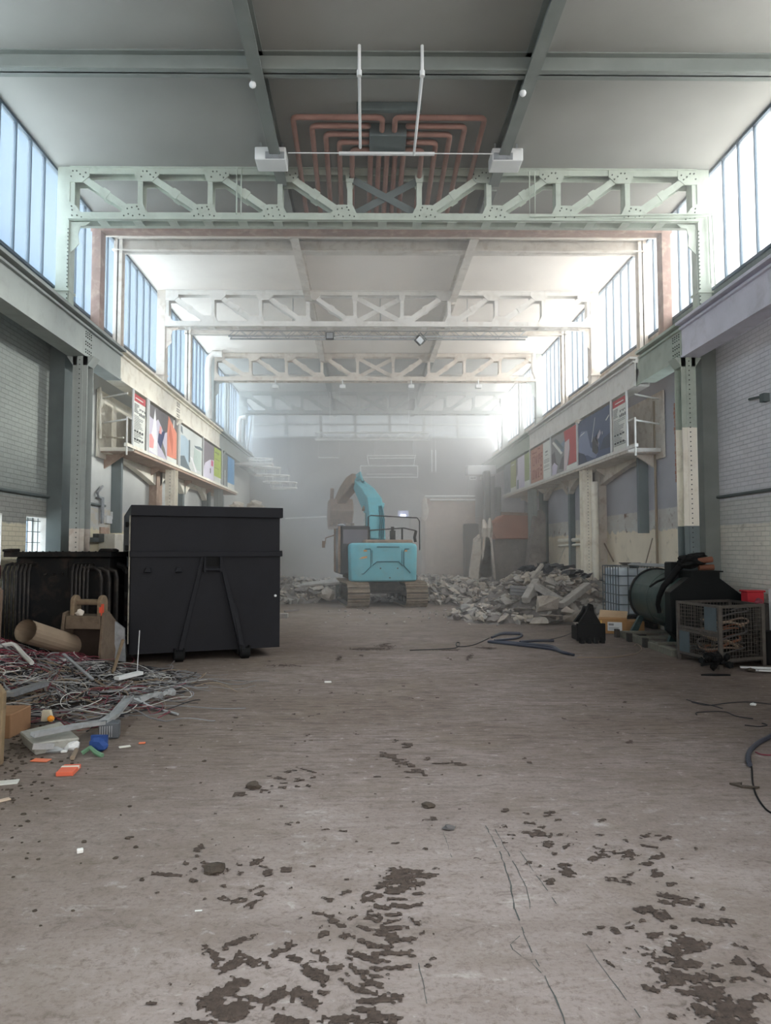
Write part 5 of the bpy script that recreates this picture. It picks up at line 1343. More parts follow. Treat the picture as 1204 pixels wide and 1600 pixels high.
for i, y in enumerate((12.0, 12.8, 13.6)):
    m = MB((5.3, y, 0)); m.box(4.98, 6.1, y - .06, y + .06, .11, .15)
    tag(m.build('cross_batten', 'sleeper'), 'thin cross boards on the two runners under the tank', 'board', 'cross boards under the tank')
for i, y in enumerate((12.45, 13.2, 13.85)):
    m = MB((5.05, y, 0)); m.box(4.93, 5.0, y - .06, y + .06, 0, .16)
    tag(m.build('runner_clamp', 'undercar'), 'small dark metal blocks along the outer side of the timber runner', 'block', 'clamps along the tank runner')
m = MB((5.3, 12, 1.4)); m.tube([(5.56, 11.75, 1.50), (5.44, 11.85, 1.54), (5.34, 11.9, 1.42), (5.22, 11.95, 1.24), (5.12, 12.0, 1.10), (5.06, 12.05, .92), (5.055, 12.1, .78), (5.09, 12.12, .64)], [.06, .065, .06, .055, .05, .045, .04, .035], 10)
tag(m.build('draped_hose', 'black', smooth=True), 'black hose draped from the tank top down its side', 'hose')
m = MB((5.1, 12.9, 1.2)); m.tube([(5.33, 12.0, 1.27), (5.26, 12.2, 1.24), (5.22, 12.5, 1.16), (5.17, 12.7, 1.06)], .02, 6); tag(m.build('short_hose', 'black', smooth=True), 'short thin black hose lying on the tank shoulder', 'hose')
m = MB((5.55, 11.8, 1.385)); m.blob((5.50, 11.78, 1.53), .17, 4, .5, 3, (1.3, .8, .6)); m.blob((5.62, 11.8, 1.62), .11, 9, .6, 2, (1.5, .8, .5)); tag(m.build('black_sack', 'black'), 'black crumpled sack on top of the tank neck', 'sack')
for i, (z, x0) in enumerate(((1.435, 5.60), (1.54, 5.58))):
    m = MB((5.7, 11.8, z)); m.tube([(x0, 11.72, z), (x0 + .24, 11.70, z + .03 * i)], .05, 12)
    tag(m.build('clay_roll', 'sleeve', smooth=True), ['lower reddish-brown roll lying on the tank neck', 'upper reddish-brown roll lying on the tank neck'][i], 'roll')
for i in range(3):
    m = MB((5.6, 14, 1.4)); m.tube([(5.40 + .04 * i, 12.2, 1.42 + .02 * i), (5.75 + .04 * i, 15.3, 1.40 + .014 * i)], .014, 6)
    tag(m.build('long_pole', 'galv'), 'thin grey poles lying from the tank across to the caged tote', 'pole', 'poles on the tank')
# caged tote (IBC)
ib = thing('caged_tote', 'pale blue-white plastic tote in a grey wire cage behind the tank', 'tote', (6.0, 15.7, .14)); o = ib.location.copy()
x0, x1, y0, y1, z0, z1 = 5.50, 6.34, 15.2, 16.2, .30, 1.36
m = MB(o); m.box(x0 + .03, x1 - .03, y0 + .03, y1 - .03, z0, z1 - .04); m.build('bottle', 'ibcplastic', ib, bevel=.06, seg=3)
m = MB(o)
for k in range(6):
    z = z0 + .03 + (z1 - z0 - .03) * k / 5
    m.tube([(x0, y0, z), (x1, y0, z), (x1, y1, z), (x0, y1, z), (x0, y0, z)], .011, 5)
for k in range(5):
    x = x0 + (x1 - x0) * k / 4; m.tube([(x, y0, z0), (x, y0, z1)], .011, 5); m.tube([(x, y1, z0), (x, y1, z1)], .011, 5)
for k in range(1, 6):
    y = y0 + (y1 - y0) * k / 6; m.tube([(x0, y, z0), (x0, y, z1)], .011, 5); m.tube([(x1, y, z0), (x1, y, z1)], .011, 5)
m.build('wire_cage', 'ibcframe', ib)
m = MB(o); m.box(x0, x1, y0, y1, z0 - .03, z0); 
for a, b_ in ((x0, x0 + .1), ((x0 + x1) / 2 - .05, (x0 + x1) / 2 + .05), (x1 - .1, x1)):
    m.box(a, b_, y0, y1, z0 - .30, z0 - .03)
m.build('pallet', 'undercar', ib)
m = MB(o); m.cyl((6, 15.6, z1 - .05), (6, 15.6, z1 + .02), .1, 16); m.build('lid', 'black', ib)
m = MB((5.8, 15.4, 1.4)); 
for k in range(3): m.bar((5.62, 15.25 + .1 * k, 1.39 + .02 * k), (6.1, 15.35 + .08 * k, 1.40 + .015 * k), .06, .02)
tag(m.build('strap_bundle', 'undercar'), 'flat dark strips lying on top of the caged tote', 'strips')
# cardboard boxes
bx = thing('cardboard_box', 'opened brown cardboard box with a white label in front of the tote', 'box', (5.15, 14.6, 0), radians(-20))
m = MB(); m.box(-.28, .28, -.2, .2, .0, .30); m.build('carton', 'card', bx, bevel=.004)
m = MB(); m.box(-.10, .18, -.206, -.2, .06, .24); m.build('label_sheet', 'metalw', bx)
m = MB(); m.box(-.08, .02, -.208, -.206, .17, .21); m.box(-.08, .12, -.208, -.206, .12, .13); m.box(-.08, .10, -.208, -.206, .09, .10); m.build('label_print', 'c_grey', bx)
m = MB(); m.hexa([(-.28, .19, .30), (.28, .19, .30), (.28, .2, .30), (-.28, .2, .30), (-.26, .36, .44), (.30, .36, .42), (.30, .37, .42), (-.26, .37, .44)]); m.build('flap', paint('card_inner', (196, 168, 136), .85), bx)
m = MB(); m.box(-.24, -.21, -.204, -.2, .04, .27); m.build('tape', paint('tape_yellow', (214, 178, 90), .5), bx)
bx = thing('cardboard_box', 'second plain brown cardboard box, between the labelled one and the tank', 'box', (5.52, 14.55, 0), radians(-8))
m = MB(); m.box(-.22, .2, -.25, .25, .0, .26); m.build('carton', 'card', bx, bevel=.004)
m = MB(); m.box(-.2, .18, -.02, .02, .26, .262); m.build('tape', paint('tape_dull', (150, 116, 80), .5), bx)
m = MB((5.35, 14.2, 0)); m.bar((5.2, 14.15, .02), (5.62, 14.1, .02), .2, .03); tag(m.build('flat_board', 'undercar'), 'flat dark board on the floor before the brown boxes', 'board')

# wire cage with hoses
cg = thing('mesh_cage', 'grey wire mesh cage pallet full of hoses on the right, in front of the tank', 'cage', (5.4, 10.8, 0)); o = cg.location.copy()
P0 = Vector((4.98, 11.15, 0)); P1 = Vector((5.14, 10.16, 0)); P2 = Vector((5.96, 10.50, 0)); P3 = Vector((5.94, 11.40, 0))
ZB, ZT = .12, .90
def lift(p, z): return (p.x, p.y, z)
for i, p in enumerate((P0, P1, P2, P3)):
    m = MB(o); m.bar(lift(p, .0), lift(p, ZT + .02), .05, .05, (1, 0, 0)); m.build('corner_post', 'cage', cg)
def railing(a, b_, z, r_=.022, name='rail'):
    m = MB(o); m.bar(lift(a, z), lift(b_, z), .03, .04); return m.build(name, 'cage', cg)
for a, b_ in ((P0, P1), (P1, P2), (P2, P3), (P3, P0)):
    railing(a, b_, ZB); railing(a, b_, ZT)
railing(P0, P1, .52); railing(P0, P1, .47)
def meshp(a, b_, z0, z1, sp=.05):
    m = MB(o); n = max(2, int((b_ - a).length / sp))
    for k in range(n + 1): p = a.lerp(b_, k / n); m.bar(lift(p, z0), lift(p, z1), .005, .005, (1, 0, 0))
    n = int((z1 - z0) / sp)
    for k in range(n + 1): z = z0 + (z1 - z0) * k / n; m.bar(lift(a, z), lift(b_, z), .005, .005)
    return m.build('wire_mesh', 'cage', cg)
meshp(P0, P1, ZB, ZT); meshp(P1, P2, ZB, ZT, .06); meshp(P2, P3, ZB, ZT, .06); meshp(P3, P0, ZB, ZT, .06)
off = Vector((-.02, -.01, 0))
for u0, u1, z0, z1 in ((.68, .95, .54, .88), (.05, .30, .14, .46)):
    a, b_ = P0.lerp(P1, u0) + off, P0.lerp(P1, u1) + off; m = MB(o); m.bar(lift(a, (z0 + z1) / 2), lift(b_, (z0 + z1) / 2), .01, z1 - z0); m.build('blank_plate', 'plate', cg)
m = MB(o); m.hexa([lift(P0, .08), lift(P1, .08), lift(P2, .08), lift(P3, .08), lift(P0, .11), lift(P1, .11), lift(P2, .11), lift(P3, .11)]); m.build('floor_tray', 'undercar', cg)
rh = random.Random(5)
M['hose_dim'] = paint('hose_dim', (92, 90, 90), .6, var=.2)
hz = [('hose_dim', 'grey'), ('dustbrown', 'brown'), ('sleeve', 'reddish'), ('c_tan', 'tan')]
for k in range(9):
    mt, cn = hz[k % 4]; cx, cy_ = 5.50 + rh.uniform(-.04, .04), 10.80 + rh.uniform(-.06, .06); rx = rh.uniform(.26, .36); ry = rh.uniform(.16, .26); z = .18 + .07 * k * rh.uniform(.7, 1.1); tl = rh.uniform(-.2, .25)
    m = MB((cx, cy_, z)); pts = [(cx + rx * cos(a), cy_ + ry * sin(a), z + tl * .5 * cos(a) + .02 * sin(3 * a)) for a in [2 * pi * q / 28 * .93 + k for q in range(28)]]
    m.tube(pts, rh.uniform(.012, .022), 6)
    tag(m.build('coiled_hose', mt, smooth=True), 'coiled %s hoses lying inside the wire mesh cage' % cn, 'hose', '%s hoses in the mesh cage' % cn)
m = MB((5.8, 10.9, .4)); m.box(5.62, 5.86, 11.05, 11.3, .12, .80); tag(m.build('black_drum', 'black', bevel=.03), 'black box standing inside the right end of the mesh cage', 'box')
# dark scrap lump in front
m = MB((5.0, 10.0, 0))
for k in range(16): m.blob((4.97 + rh.uniform(-.16, .18), 9.98 + rh.uniform(-.1, .1), .05 + rh.uniform(0, .17)), rh.uniform(.03, .08), k, .6, 1)
for k in range(8): m.bar((4.97 + rh.uniform(-.2, .2), 9.98 + rh.uniform(-.1, .1), rh.uniform(.03, .25)), (4.97 + rh.uniform(-.2, .2), 9.98 + rh.uniform(-.1, .1), rh.uniform(.03, .28)), .03, .03)
tag(m.build('scrap_lump', 'black'), 'black jagged scrap metal part on the floor in front of the mesh cage', 'scrap')
m = MB((4.85, 9.7, 0)); m.prism([(4.62, 9.68), (4.78, 9.74), (5.0, 9.70), (5.02, 9.66), (4.8, 9.64)], 'Z', .0, .02); tag(m.build('flat_scrap', 'black'), 'flat black strip on the floor just before the black scrap', 'scrap')
m = MB((5.4, 9.9, 0)); m.blob((5.46, 9.95, .03), .05, 1, .6, 2, (1.4, 1, .6)); tag(m.build('mud_clod', 'soil'), 'small dark clod right of the black scrap', 'clod')
# things behind the cage at the right edge
m = MB((6.25, 11.7, 1)); m.box(6.02, 6.28, 11.0, 11.2, .89, 1.06); m.box(6.0, 6.30, 10.98, 11.22, 1.06, 1.09)
rb = tag(m.build('red_crate', paint('red_plastic', (190, 52, 62), .5), bevel=.008), 'bright red crate behind the mesh cage against the right wall', 'crate')
m = MB((6.2, 11.3, 0)); m.box(6.02, 6.38, 10.85, 11.35, .0, .885); tag(m.build('dark_cabinet', 'undercar'), 'dark low cabinet under the red crate by the right wall', 'cabinet')
m = MB((6.33, 10.3, .6)); m.box(6.26, 6.29, 10.45, 10.84, .0, 1.12); tag(m.build('white_board', 'metalw'), 'white upright board at the right edge behind the cage', 'board')
m = MB((6.3, 10.6, 1)); m.blob((5.98, 10.62, .93), .06, 3, .4, 2); tag(m.build('red_rag', 'c_red'), 'dark red cloth hanging on the cage corner', 'cloth')
m = MB((5.8, 9.8, 0)); 
for k, (dy, sh) in enumerate(((0, 0), (-.10, .1), (.10, -.05))): m.bar((5.45 + sh, 10.02 + dy, .02 + .012 * k), (6.35, 9.72 + dy, .03 + .012 * k), .07, .02)
tag(m.build('white_battens', 'metalw'), 'white battens lying on the floor at the right edge', 'battens')
m = MB((6.2, 10, 0)); m.box(6.02, 6.22, 10.5, 10.75, .0, .5); tag(m.build('black_crate', 'black', bevel=.02), 'black block by the right wall next to the mesh cage', 'block')

# small black quick-hitch bucket
sb = thing('hitch_attachment', 'small black excavator attachment with a pointed hitch, on the floor before the boxes', 'attachment', (4.18, 13.05, 0), radians(4))
m = MB(); m.box(-.27, .27, -.06, .0, .04, .36); m.build('front_plate', 'black', sb, bevel=.008)
m = MB()
for k in range(4): m.box(-.22 + k * .13, -.16 + k * .13, -.12, -.0, .0, .10)
m.build('teeth', 'black', sb)
m = MB(); m.prism([(-.22, .36), (.20, .36), (.08, .56), (.06, .70), (-.02, .73), (-.06, .60)], 'Y', -.02, .05); m.prism([(-.22, .36), (.20, .36), (.08, .56), (.06, .66), (-.02, .66), (-.06, .56)], 'Y', .22, .30); m.build('hitch_plates', 'black', sb, bevel=.006)
m = MB(); m.box(-.24, .24, .0, .34, .04, .30); m.build('shell', 'black', sb, bevel=.02)
m = MB(); m.cyl((.02, -.05, .62), (.02, .33, .62), .04, 10); m.build('hitch_pin', 'black', sb)

# cables on the floor
M['hose_blue'] = paint('blue_black_cable', (62, 66, 78), .5, var=.2)
def fcable(pts, r, mat, label, name='floor_cable', cat='cable', z=None):
    P = [at(x, y, Z=r if z is None else z) for x, y in pts]; Q = []
    for i in range(len(P) - 1):
        p0 = P[max(0, i - 1)]; p1 = P[i]; p2 = P[i + 1]; p3 = P[min(len(P) - 1, i + 2)]
        for k in range(6):
            t_ = k / 6; Q.append(.5 * ((2 * p1) + (p2 - p0) * t_ + (2 * p0 - 5 * p1 + 4 * p2 - p3) * t_ ** 2 + (3 * p1 - p0 - 3 * p2 + p3) * t_ ** 3))
    Q.append(P[-1]); m = MB(Q[0]); m.tube(Q, r, 7)
    return tag(m.build(name, mat, smooth=True), label, cat)
for k in range(7):
    j = rh.uniform(-3, 3); d = k * 1.6
    fcable([(768 + d, 996 - d * .4), (785, 989 + d * .5), (812 + d, 988 + j), (806 + k, 996 + k), (772 + d * .3, 1000 + d * .4)][: (5 if k % 2 else 3)] if k < 3 else [(764 + j, 1001 + d * .2), (800, 1001 + d * .6), (850 + d, 1007 + d * .5 + j), (868 + k * 2, 1014 + k), (902 - k * 2, 1025 - k * .6)], .022, 'hose_blue', 'thick blue-black cables lying in a bundle on the floor before the rubble', 'thick_cable', 'cable')['group'] = 'cable bundle before the rubble'
fcable([(812, 1003), (840, 1001), (865, 1001)], .025, 'hose_blue', 'straight loose end of the cable bundle pointing right', 'thick_cable')
fcable([(640, 1016), (690, 1014), (712, 1012), (718, 1005), (713, 1004), (715, 1010), (738, 1008), (764, 997)], .008, 'c_dark', 'thin wire trailing left from the cable bundle with a small loop')
fcable([(902, 1027), (950, 1027), (990, 1022), (1002, 1014), (995, 1006), (990, 1009)], .008, 'c_tan', 'thin tan wire running right from the cable bundle to the timber runner')
fcable([(815, 1001), (850, 1000), (880, 994), (900, 985)], .006, 'c_dark', 'thin wire from the bundle to the small black attachment')
fcable([(1215, 1142), (1200, 1152), (1185, 1160), (1172, 1172), (1168, 1184), (1171, 1195)], .020, 'hose_blue', 'thick dark blue cable curling in from the right edge of the floor', 'thick_cable')
fcable([(1170, 1176), (1174, 1200), (1176, 1225), (1182, 1244), (1196, 1264), (1212, 1274)], .006, 'black', 'thin black wire curving down the right edge of the floor')
fcable([(1180, 1175), (1190, 1179), (1210, 1180)], .006, 'c_red', 'short red wire beside the thick dark blue cable')
fcable([(1072, 1093), (1085, 1097), (1110, 1102), (1128, 1107)], .005, 'c_dark', 'thin dark wire lying left-most on the floor below the black scrap')
fcable([(1080, 1097), (1105, 1102), (1140, 1098), (1170, 1097), (1210, 1101)], .005, 'c_dark', 'long thin dark wire across the floor at the right')
fcable([(1088, 1117), (1090, 1113), (1130, 1112), (1150, 1119), (1176, 1123)], .005, 'c_dark', 'thin dark wire with a hooked end on the right floor')
fcable([(1163, 1133), (1185, 1135), (1198, 1133), (1190, 1130)], .005, 'c_dark', 'short thin dark wire with a looped end at the right edge')
m = MB(at(1140, 1228, Z=0)); a = at(1139, 1226, Z=0); b_ = at(1182, 1232, Z=0)
m.prism([(a.x, a.y), (a.x + .05, a.y - .08), (b_.x - .02, b_.y - .02), (b_.x + .02, b_.y + .0), (b_.x - .1, b_.y + .04), (a.x + .1, a.y + .01)], 'Z', 0, .015)
tag(m.build('flat_scrap', 'soil'), 'flat dark brown scrap under the thin black wire, right floor', 'scrap')
for i, (x, y, r_, lb) in enumerate(((395, 1231, .045, 'dark lump of earth on the floor below the container'), (701, 1296, .028, 'round grey stone near the middle of the floor'), (669, 1261, .035, 'flat dark clod above the round grey stone'), (335, 1362, .045, 'dark oval clod on the lower left floor'), (1176, 1102, .03, 'tiny white stone among the thin wires on the right floor'))):
    p = at(x, y, Z=0); m = MB(p); m.blob(p + Vector((0, 0, r_ * .35)), r_, i + 2, .5, 2, (1.3, 1, .6)); tag(m.build('clod', 'soil' if i in (0, 2, 3) else 'hose_dim' if i == 1 else 'metalw'), lb, 'clod')

# ================================================================== RUBBLE
M['rub1'] = paint('concrete_rubble', (172, 168, 163), .95, var=.2, scale=3, dirt=(112, 104, 98), dirt_amt=.5, bump=.5)
M['rub2'] = paint('concrete_rubble_dark', (136, 130, 126), .95, var=.2, scale=3, dirt=(92, 86, 84), dirt_amt=.5, bump=.5)
M['rub3'] = paint('concrete_rubble_warm', (186, 177, 166), .95, var=.2, scale=3, dirt=(132, 112, 98), dirt_amt=.5, bump=.5)
M['rubd'] = paint('tar_rubble', (72, 75, 80), .9, var=.25, scale=4, dirt=(110, 110, 112), dirt_amt=.5, bump=.5)
def rub_h(x, y):
    h = 0
    for cx, cy_, rx, ry, hh in ((5.0, 19.0, 2.3, 2.7, 1.45), (5.6, 17.4, 1.5, 1.2, .55), (3.3, 17.8, 1.2, 1.7, .32), (1.5, 26, 6.5, 3.6, .85), (-3.0, 25.2, 2.8, 3.2, .85), (3.5, 24.5, 3, 3, .75)):
        d = sqrt(((x - cx) / rx) ** 2 + ((y - cy_) / ry) ** 2)
        if d < 1: h = max(h, hh * (1 - d * d) ** 1.0)
    if -1.3 < x < 2.1 and 20.4 < y < 24.4: h *= .15
    return h
m = MB((1, 24, 0)); NX, NY = 80, 90; vs = []; fs = []
for j in range(NY + 1):
    for i in range(NX + 1):
        x = -5.7 + 12.1 * i / NX; y = 15.8 + 14 * j / NY; h = rub_h(x, y); vs.append((x, y, h * .8 - .03 + (.12 * noise.noise(Vector((x * 2.5, y * 2.5, 1))) if h > .02 else 0)))
for j in range(NY):
    for i in range(NX):
        a = j * (NX + 1) + i
        if max(vs[k][2] for k in (a, a + 1, a + NX + 1, a + NX + 2)) > 0: fs.append((a, a + 1, a + NX + 2, a + NX + 1))
m.add(vs, fs); tag(m.build('rubble_dust', 'rub2'), 'crushed concrete and dust bedding of the rubble heaps', 'rubble', kind='stuff')
rr = random.Random(21)
def chunk(seed, flat):
    r_ = random.Random(seed); bm = bmesh.new()
    for _ in range(13):
        v = Vector((r_.uniform(-1, 1), r_.uniform(-1, 1), r_.uniform(-1, 1) * flat)); v = v.normalized() * r_.uniform(.75, 1.0) if r_.random() < .5 else v * .85
        v.z *= flat if flat < 1 else 1; bm.verts.new(v)
    ret = bmesh.ops.convex_hull(bm, input=bm.verts)
    for v in [v for v in bm.verts if not v.link_faces]: bm.verts.remove(v)
    me = bpy.data.meshes.new('rubble_chunk'); bm.to_mesh(me); bm.free(); me.materials.append(M['rub1']); return me
chunks = {k: [chunk(s + 50 * i, [.8, .45, .35, .9][s % 4]) for s in range(8)] for i, k in enumerate(('rub1', 'rub2', 'rub3', 'rubd'))}
for k, l in chunks.items():
    for me in l: me.materials[0] = M[k]
def place_chunk(x, y, s, k, label, group, zoff=0.0):
    me = rr.choice(chunks[k]); ob = bpy.data.objects.new('rubble_chunk', me); COL.objects.link(ob)
    z = rub_h(x, y) * .8 + zoff
    ob.location = (x, y, max(s * .25, z + s * .12)); ob.scale = (s * rr.uniform(.8, 1.4), s * rr.uniform(.7, 1.1), s * rr.uniform(.5, .9))
    ob.rotation_euler = (rr.uniform(-.5, .5), rr.uniform(-.5, .5), rr.uniform(0, 6.28)); tag(ob, label, 'rubble', group)
def fill(n, fx, kinds, smin, smax, label, group, zoff=0):
    c = 0; tries = 0
    while c < n and tries < n * 40:
        tries += 1; x, y = fx()
        if rub_h(x, y) <= .02 and rr.random() < .8: continue
        s_c = rr.uniform(smin, smax); kk = rr.choice(kinds)
        tone = {'rub1': 'grey', 'rub2': 'dark grey', 'rub3': 'pale warm', 'rubd': 'blackish'}[kk]; size = 'small' if s_c < smin + (smax - smin) * .33 else 'mid-sized' if s_c < smin + (smax - smin) * .66 else 'large'
        lb = '%s %s %s' % (size, tone, label); place_chunk(x, y, s_c, kk, lb, size + ' ' + tone + ' ' + group, zoff); c += 1
fill(105, lambda: (rr.uniform(2.4, 6.2), rr.uniform(16.2, 18.6)), ['rub1', 'rub1', 'rub2', 'rub3'], .10, .30, 'concrete chunks in the right heap before the cream wall', 'right heap chunks')
fill(48, lambda: (rr.uniform(4.3, 6.2), rr.uniform(17.8, 19.4)), ['rubd'], .13, .24, 'tarry lumps on top of the right heap', 'dark lumps on the right heap', .10)
fill(75, lambda: (rr.uniform(1.9, 5.0), rr.uniform(21.2, 25)), ['rub1', 'rub2', 'rub3'], .12, .28, 'concrete chunks strewn just right of the excavator', 'chunks right of the excavator')
fill(62, lambda: (rr.uniform(-4.6, -1.2), rr.uniform(22.2, 25.2)), ['rub1', 'rub2', 'rub3'], .12, .28, 'concrete chunks strewn left of the excavator', 'chunks left of the excavator')
# the uncountable rest
m = MB((1, 22, 0)); m.use('rub2')
for q in range(4200):
    x = rr.uniform(-5, 6.2); y = rr.uniform(15.9, 28)
    if x < -1.2 and y < 21.6: continue
    if rub_h(x, y) < .02 and (rr.random() > .10 or y > 21): continue
    s = rr.uniform(.04, .15) if rub_h(x, y) > .02 else rr.uniform(.02, .05); z = rub_h(x, y) * .8
    me = rr.choice(chunks['rub1']); R3 = Matrix.Rotation(rr.uniform(0, 6), 3, 'Z') @ Matrix.Rotation(rr.uniform(-1, 1), 3, 'X')
    m.use(rr.choice(['rub1', 'rub2', 'rub3'])); m.add([R3 @ v.co * s + Vector((x, y, z + s * .3)) for v in me.vertices], [tuple(p.vertices) for p in me.polygons])
tag(m.build('small_rubble'), 'small broken stone filling and fringing the rubble heaps', 'rubble', kind='stuff')
# distinctive pieces
def beam(pa, pb, w, h, mat, label, name='concrete_beam', cat='beam'):
    m = MB(pa); m.bar(pa, pb, w, h); return tag(m.build(name, mat, bevel=.012), label, cat)
beam(at(820, 938, Y=16.7), at(838, 908, Y=17.2), .18, .16, 'rub1', 'short grey beam leaning steeply at the left of the right heap')
beam(at(836, 915, Y=17.0), at(878, 940, Y=16.5), .20, .14, 'rub1', 'grey slab beam sliding down to the right in the right heap')
beam(at(876, 946, Y=16.35), at(918, 914, Y=17.0), .20, .14, 'rub1', 'long grey slab beam rising to the right across the right heap')
beam(at(830, 905, Y=17.4), at(847, 882, Y=17.8), .10, .08, 'rub1', 'thin pale post jutting up at the back of the right heap')
for k in range(3):
    beam(at(796, 917 + 5 * k, Y=17.3), at(826, 919 + 5 * k, Y=17.2), .16, .07, 'c_grey', 'stacked flat grey boards at the left of the right heap', 'grey_board', 'board')['group'] = 'grey boards in the right heap'
for i, (xa, ya, Yc, sx_, sz, lb) in enumerate(((853, 945, 16.3, .34, .34, 'big pale boulder of concrete near the middle of the right heap'), (884, 955, 16.2, .26, .26, 'smaller pale boulder right of the big one'), (862, 962, 16.5, .36, .18, 'flat pale block lying low at the front of the right heap'), (892, 964, 16.4, .36, .20, 'squared pale block at the front right of the heap'), (842, 972, 16.2, .30, .12, 'squared low block at the very front of the heap'), (906, 971, 16.3, .32, .10, 'thin flat slab at the front right foot of the heap'))):
    p = at(xa, ya, Y=Yc); me = chunks['rub3'][i]; ob = bpy.data.objects.new('rubble_boulder', me); COL.objects.link(ob); ob.location = (p.x, p.y, max(p.z, sz * .5)); ob.scale = (sx_, sx_ * .8, sz * 1.1); ob.rotation_euler = (.1 * i, .05, i * 1.3); tag(ob, lb, 'rubble')
# slab left of the excavator and loose bits
m = MB(at(490, 913, Y=22.6)); a, b_ = at(470, 914, Y=22.6), at(540, 908, Y=23.2); m.hexa([(a.x, 22.4, a.z - .06), (b_.x, 22.6, b_.z - .06), (b_.x, 23.6, b_.z + .02), (a.x, 23.2, a.z), (a.x, 22.4, a.z - .0), (b_.x, 22.6, b_.z + .02), (b_.x, 23.6, b_.z + .10), (a.x, 23.2, a.z + .06)])
tag(m.build('concrete_slab', 'rub1', bevel=.01), 'large flat pale slab resting on the rubble left of the excavator', 'slab')
p = at(511, 928, Y=22.4); m = MB(p); m.blob(p, .22, 6, .4, 2, (1.1, 1, 1)); tag(m.build('rubble_boulder', 'rub3'), 'pale rounded boulder under the flat slab by the left track', 'rubble')
p = at(440, 962, Z=.05); m = MB(p); m.box(p.x - .16, p.x + .16, p.y - .1, p.y + .1, 0, .11); tag(m.build('concrete_block', 'rub1', bevel=.01), 'small pale block on the floor at the right edge of the container', 'block')
p = at(453, 957, Z=0); m = MB(p); m.bar(p + Vector((-.15, 0, .03)), p + Vector((.2, .25, .05)), .08, .05); tag(m.build('wood_piece', 'rub2'), 'dark thin piece on the floor beside the small pale block', 'piece')

# far end: brown skip, pale container, shapes in the dust
M['skip'] = paint('brown_skip', (168, 118, 96), .8, var=.1, scale=2)
sk = thing('brown_skip', 'rusty brown open skip seen in the dust on the right', 'skip', (6.0, 26, 1.4)); o = sk.location.copy()
a, b_ = at(768, 842, Y=25.5), at(848, 806, Y=25.5)
m = MB(o); m.prism([(a.x + .1, a.z), (b_.x - .3, a.z + .0), (b_.x, b_.z), (a.x + .45, b_.z + .05), (a.x + .1, b_.z - .25), (a.x - .05, a.z + .3)], 'Y', 25.3, 26.8); m.build('skip_body', 'skip', sk, bevel=.03)
m = MB(o); m.bar((a.x + .3, 25.25, b_.z + .08), (b_.x + .1, 25.25, b_.z + .02), .08, .1); m.build('skip_rim', 'dustbrown', sk)
m = MB((5, 26, 0)); m.box(a.x + .1, WR - .02, 25.4, 26.7, 0, a.z - .02); tag(m.build('masonry_stub', 'rub2'), 'dark broken masonry under the brown skip', 'masonry')
pc = thing('pale_container', 'pale box container with a piped top rim, faint in the dust right of centre', 'container', (3.2, 30, 0)); o = pc.location.copy()
a, b_ = at(664, 815, Y=29.5), at(742, 776, Y=29.5)
m = MB(o); m.box(a.x, b_.x, 29.5, 31.5, 0, b_.z - .08); m.build('body', 'pinkish', pc)
m = MB(o); m.tube([(a.x, 29.45, b_.z), (b_.x, 29.45, b_.z)], .05, 6); m.tube([(a.x + .2, 29.45, b_.z - .14), (b_.x, 29.45, b_.z - .14)], .04, 6); m.build('rim', 'metalw', pc)
m = MB(o); m.blob((a.x - .02, 29.5, b_.z - .55), .3, 2, .4, 2, (.5, .5, 1.6)); m.build('torn_edge', 'oldwhite', pc)
# small opening in the far wall; its daylight is emission in the panes
a, b_ = at(622, 808, Y=33.9), at(639, 797, Y=33.9)
t = thing('lit_opening', 'small bright lit opening in the dark far wall', 'opening', (a.x, 34.3, a.z)); o = t.location.copy()
em = bpy.data.materials.new('daylight_gap'); em.use_nodes = True; en = em.node_tree.nodes['Principled BSDF']; en.inputs['Base Color'].default_value = (.5, .6, .9, 1); en.inputs['Emission Color'].default_value = (.7, .8, 1, 1); en.inputs['Emission Strength'].default_value = 6
em2 = bpy.data.materials.new('lit_pane_dim'); em2.use_nodes = True; en = em2.node_tree.nodes['Principled BSDF']; en.inputs['Base Color'].default_value = (.5, .55, .8, 1); en.inputs['Emission Color'].default_value = (.6, .66, 1, 1); en.inputs['Emission Strength'].default_value = .55
m = MB(o); m.box(a.x, b_.x, 34.40, 34.42, a.z, b_.z); m.build('dim_pane', em2, t)
m = MB(o); p0, p1 = at(626, 807, Y=34), at(634, 803, Y=34); m.box(p0.x, p1.x, 34.38, 34.40, p0.z, p1.z); m.build('bright_pane', em, t)
m = MB(o); m.box(a.x - .05, a.x, 34.38, 34.46, a.z - .05, b_.z + .05); m.box(b_.x, b_.x + .05, 34.38, 34.46, a.z - .05, b_.z + .05); m.box(a.x - .05, b_.x + .05, 34.38, 34.46, b_.z, b_.z + .05); m.box(a.x - .05, b_.x + .05, 34.38, 34.46, a.z - .05, a.z); m.build('opening_frame', 'darkgrey', t)
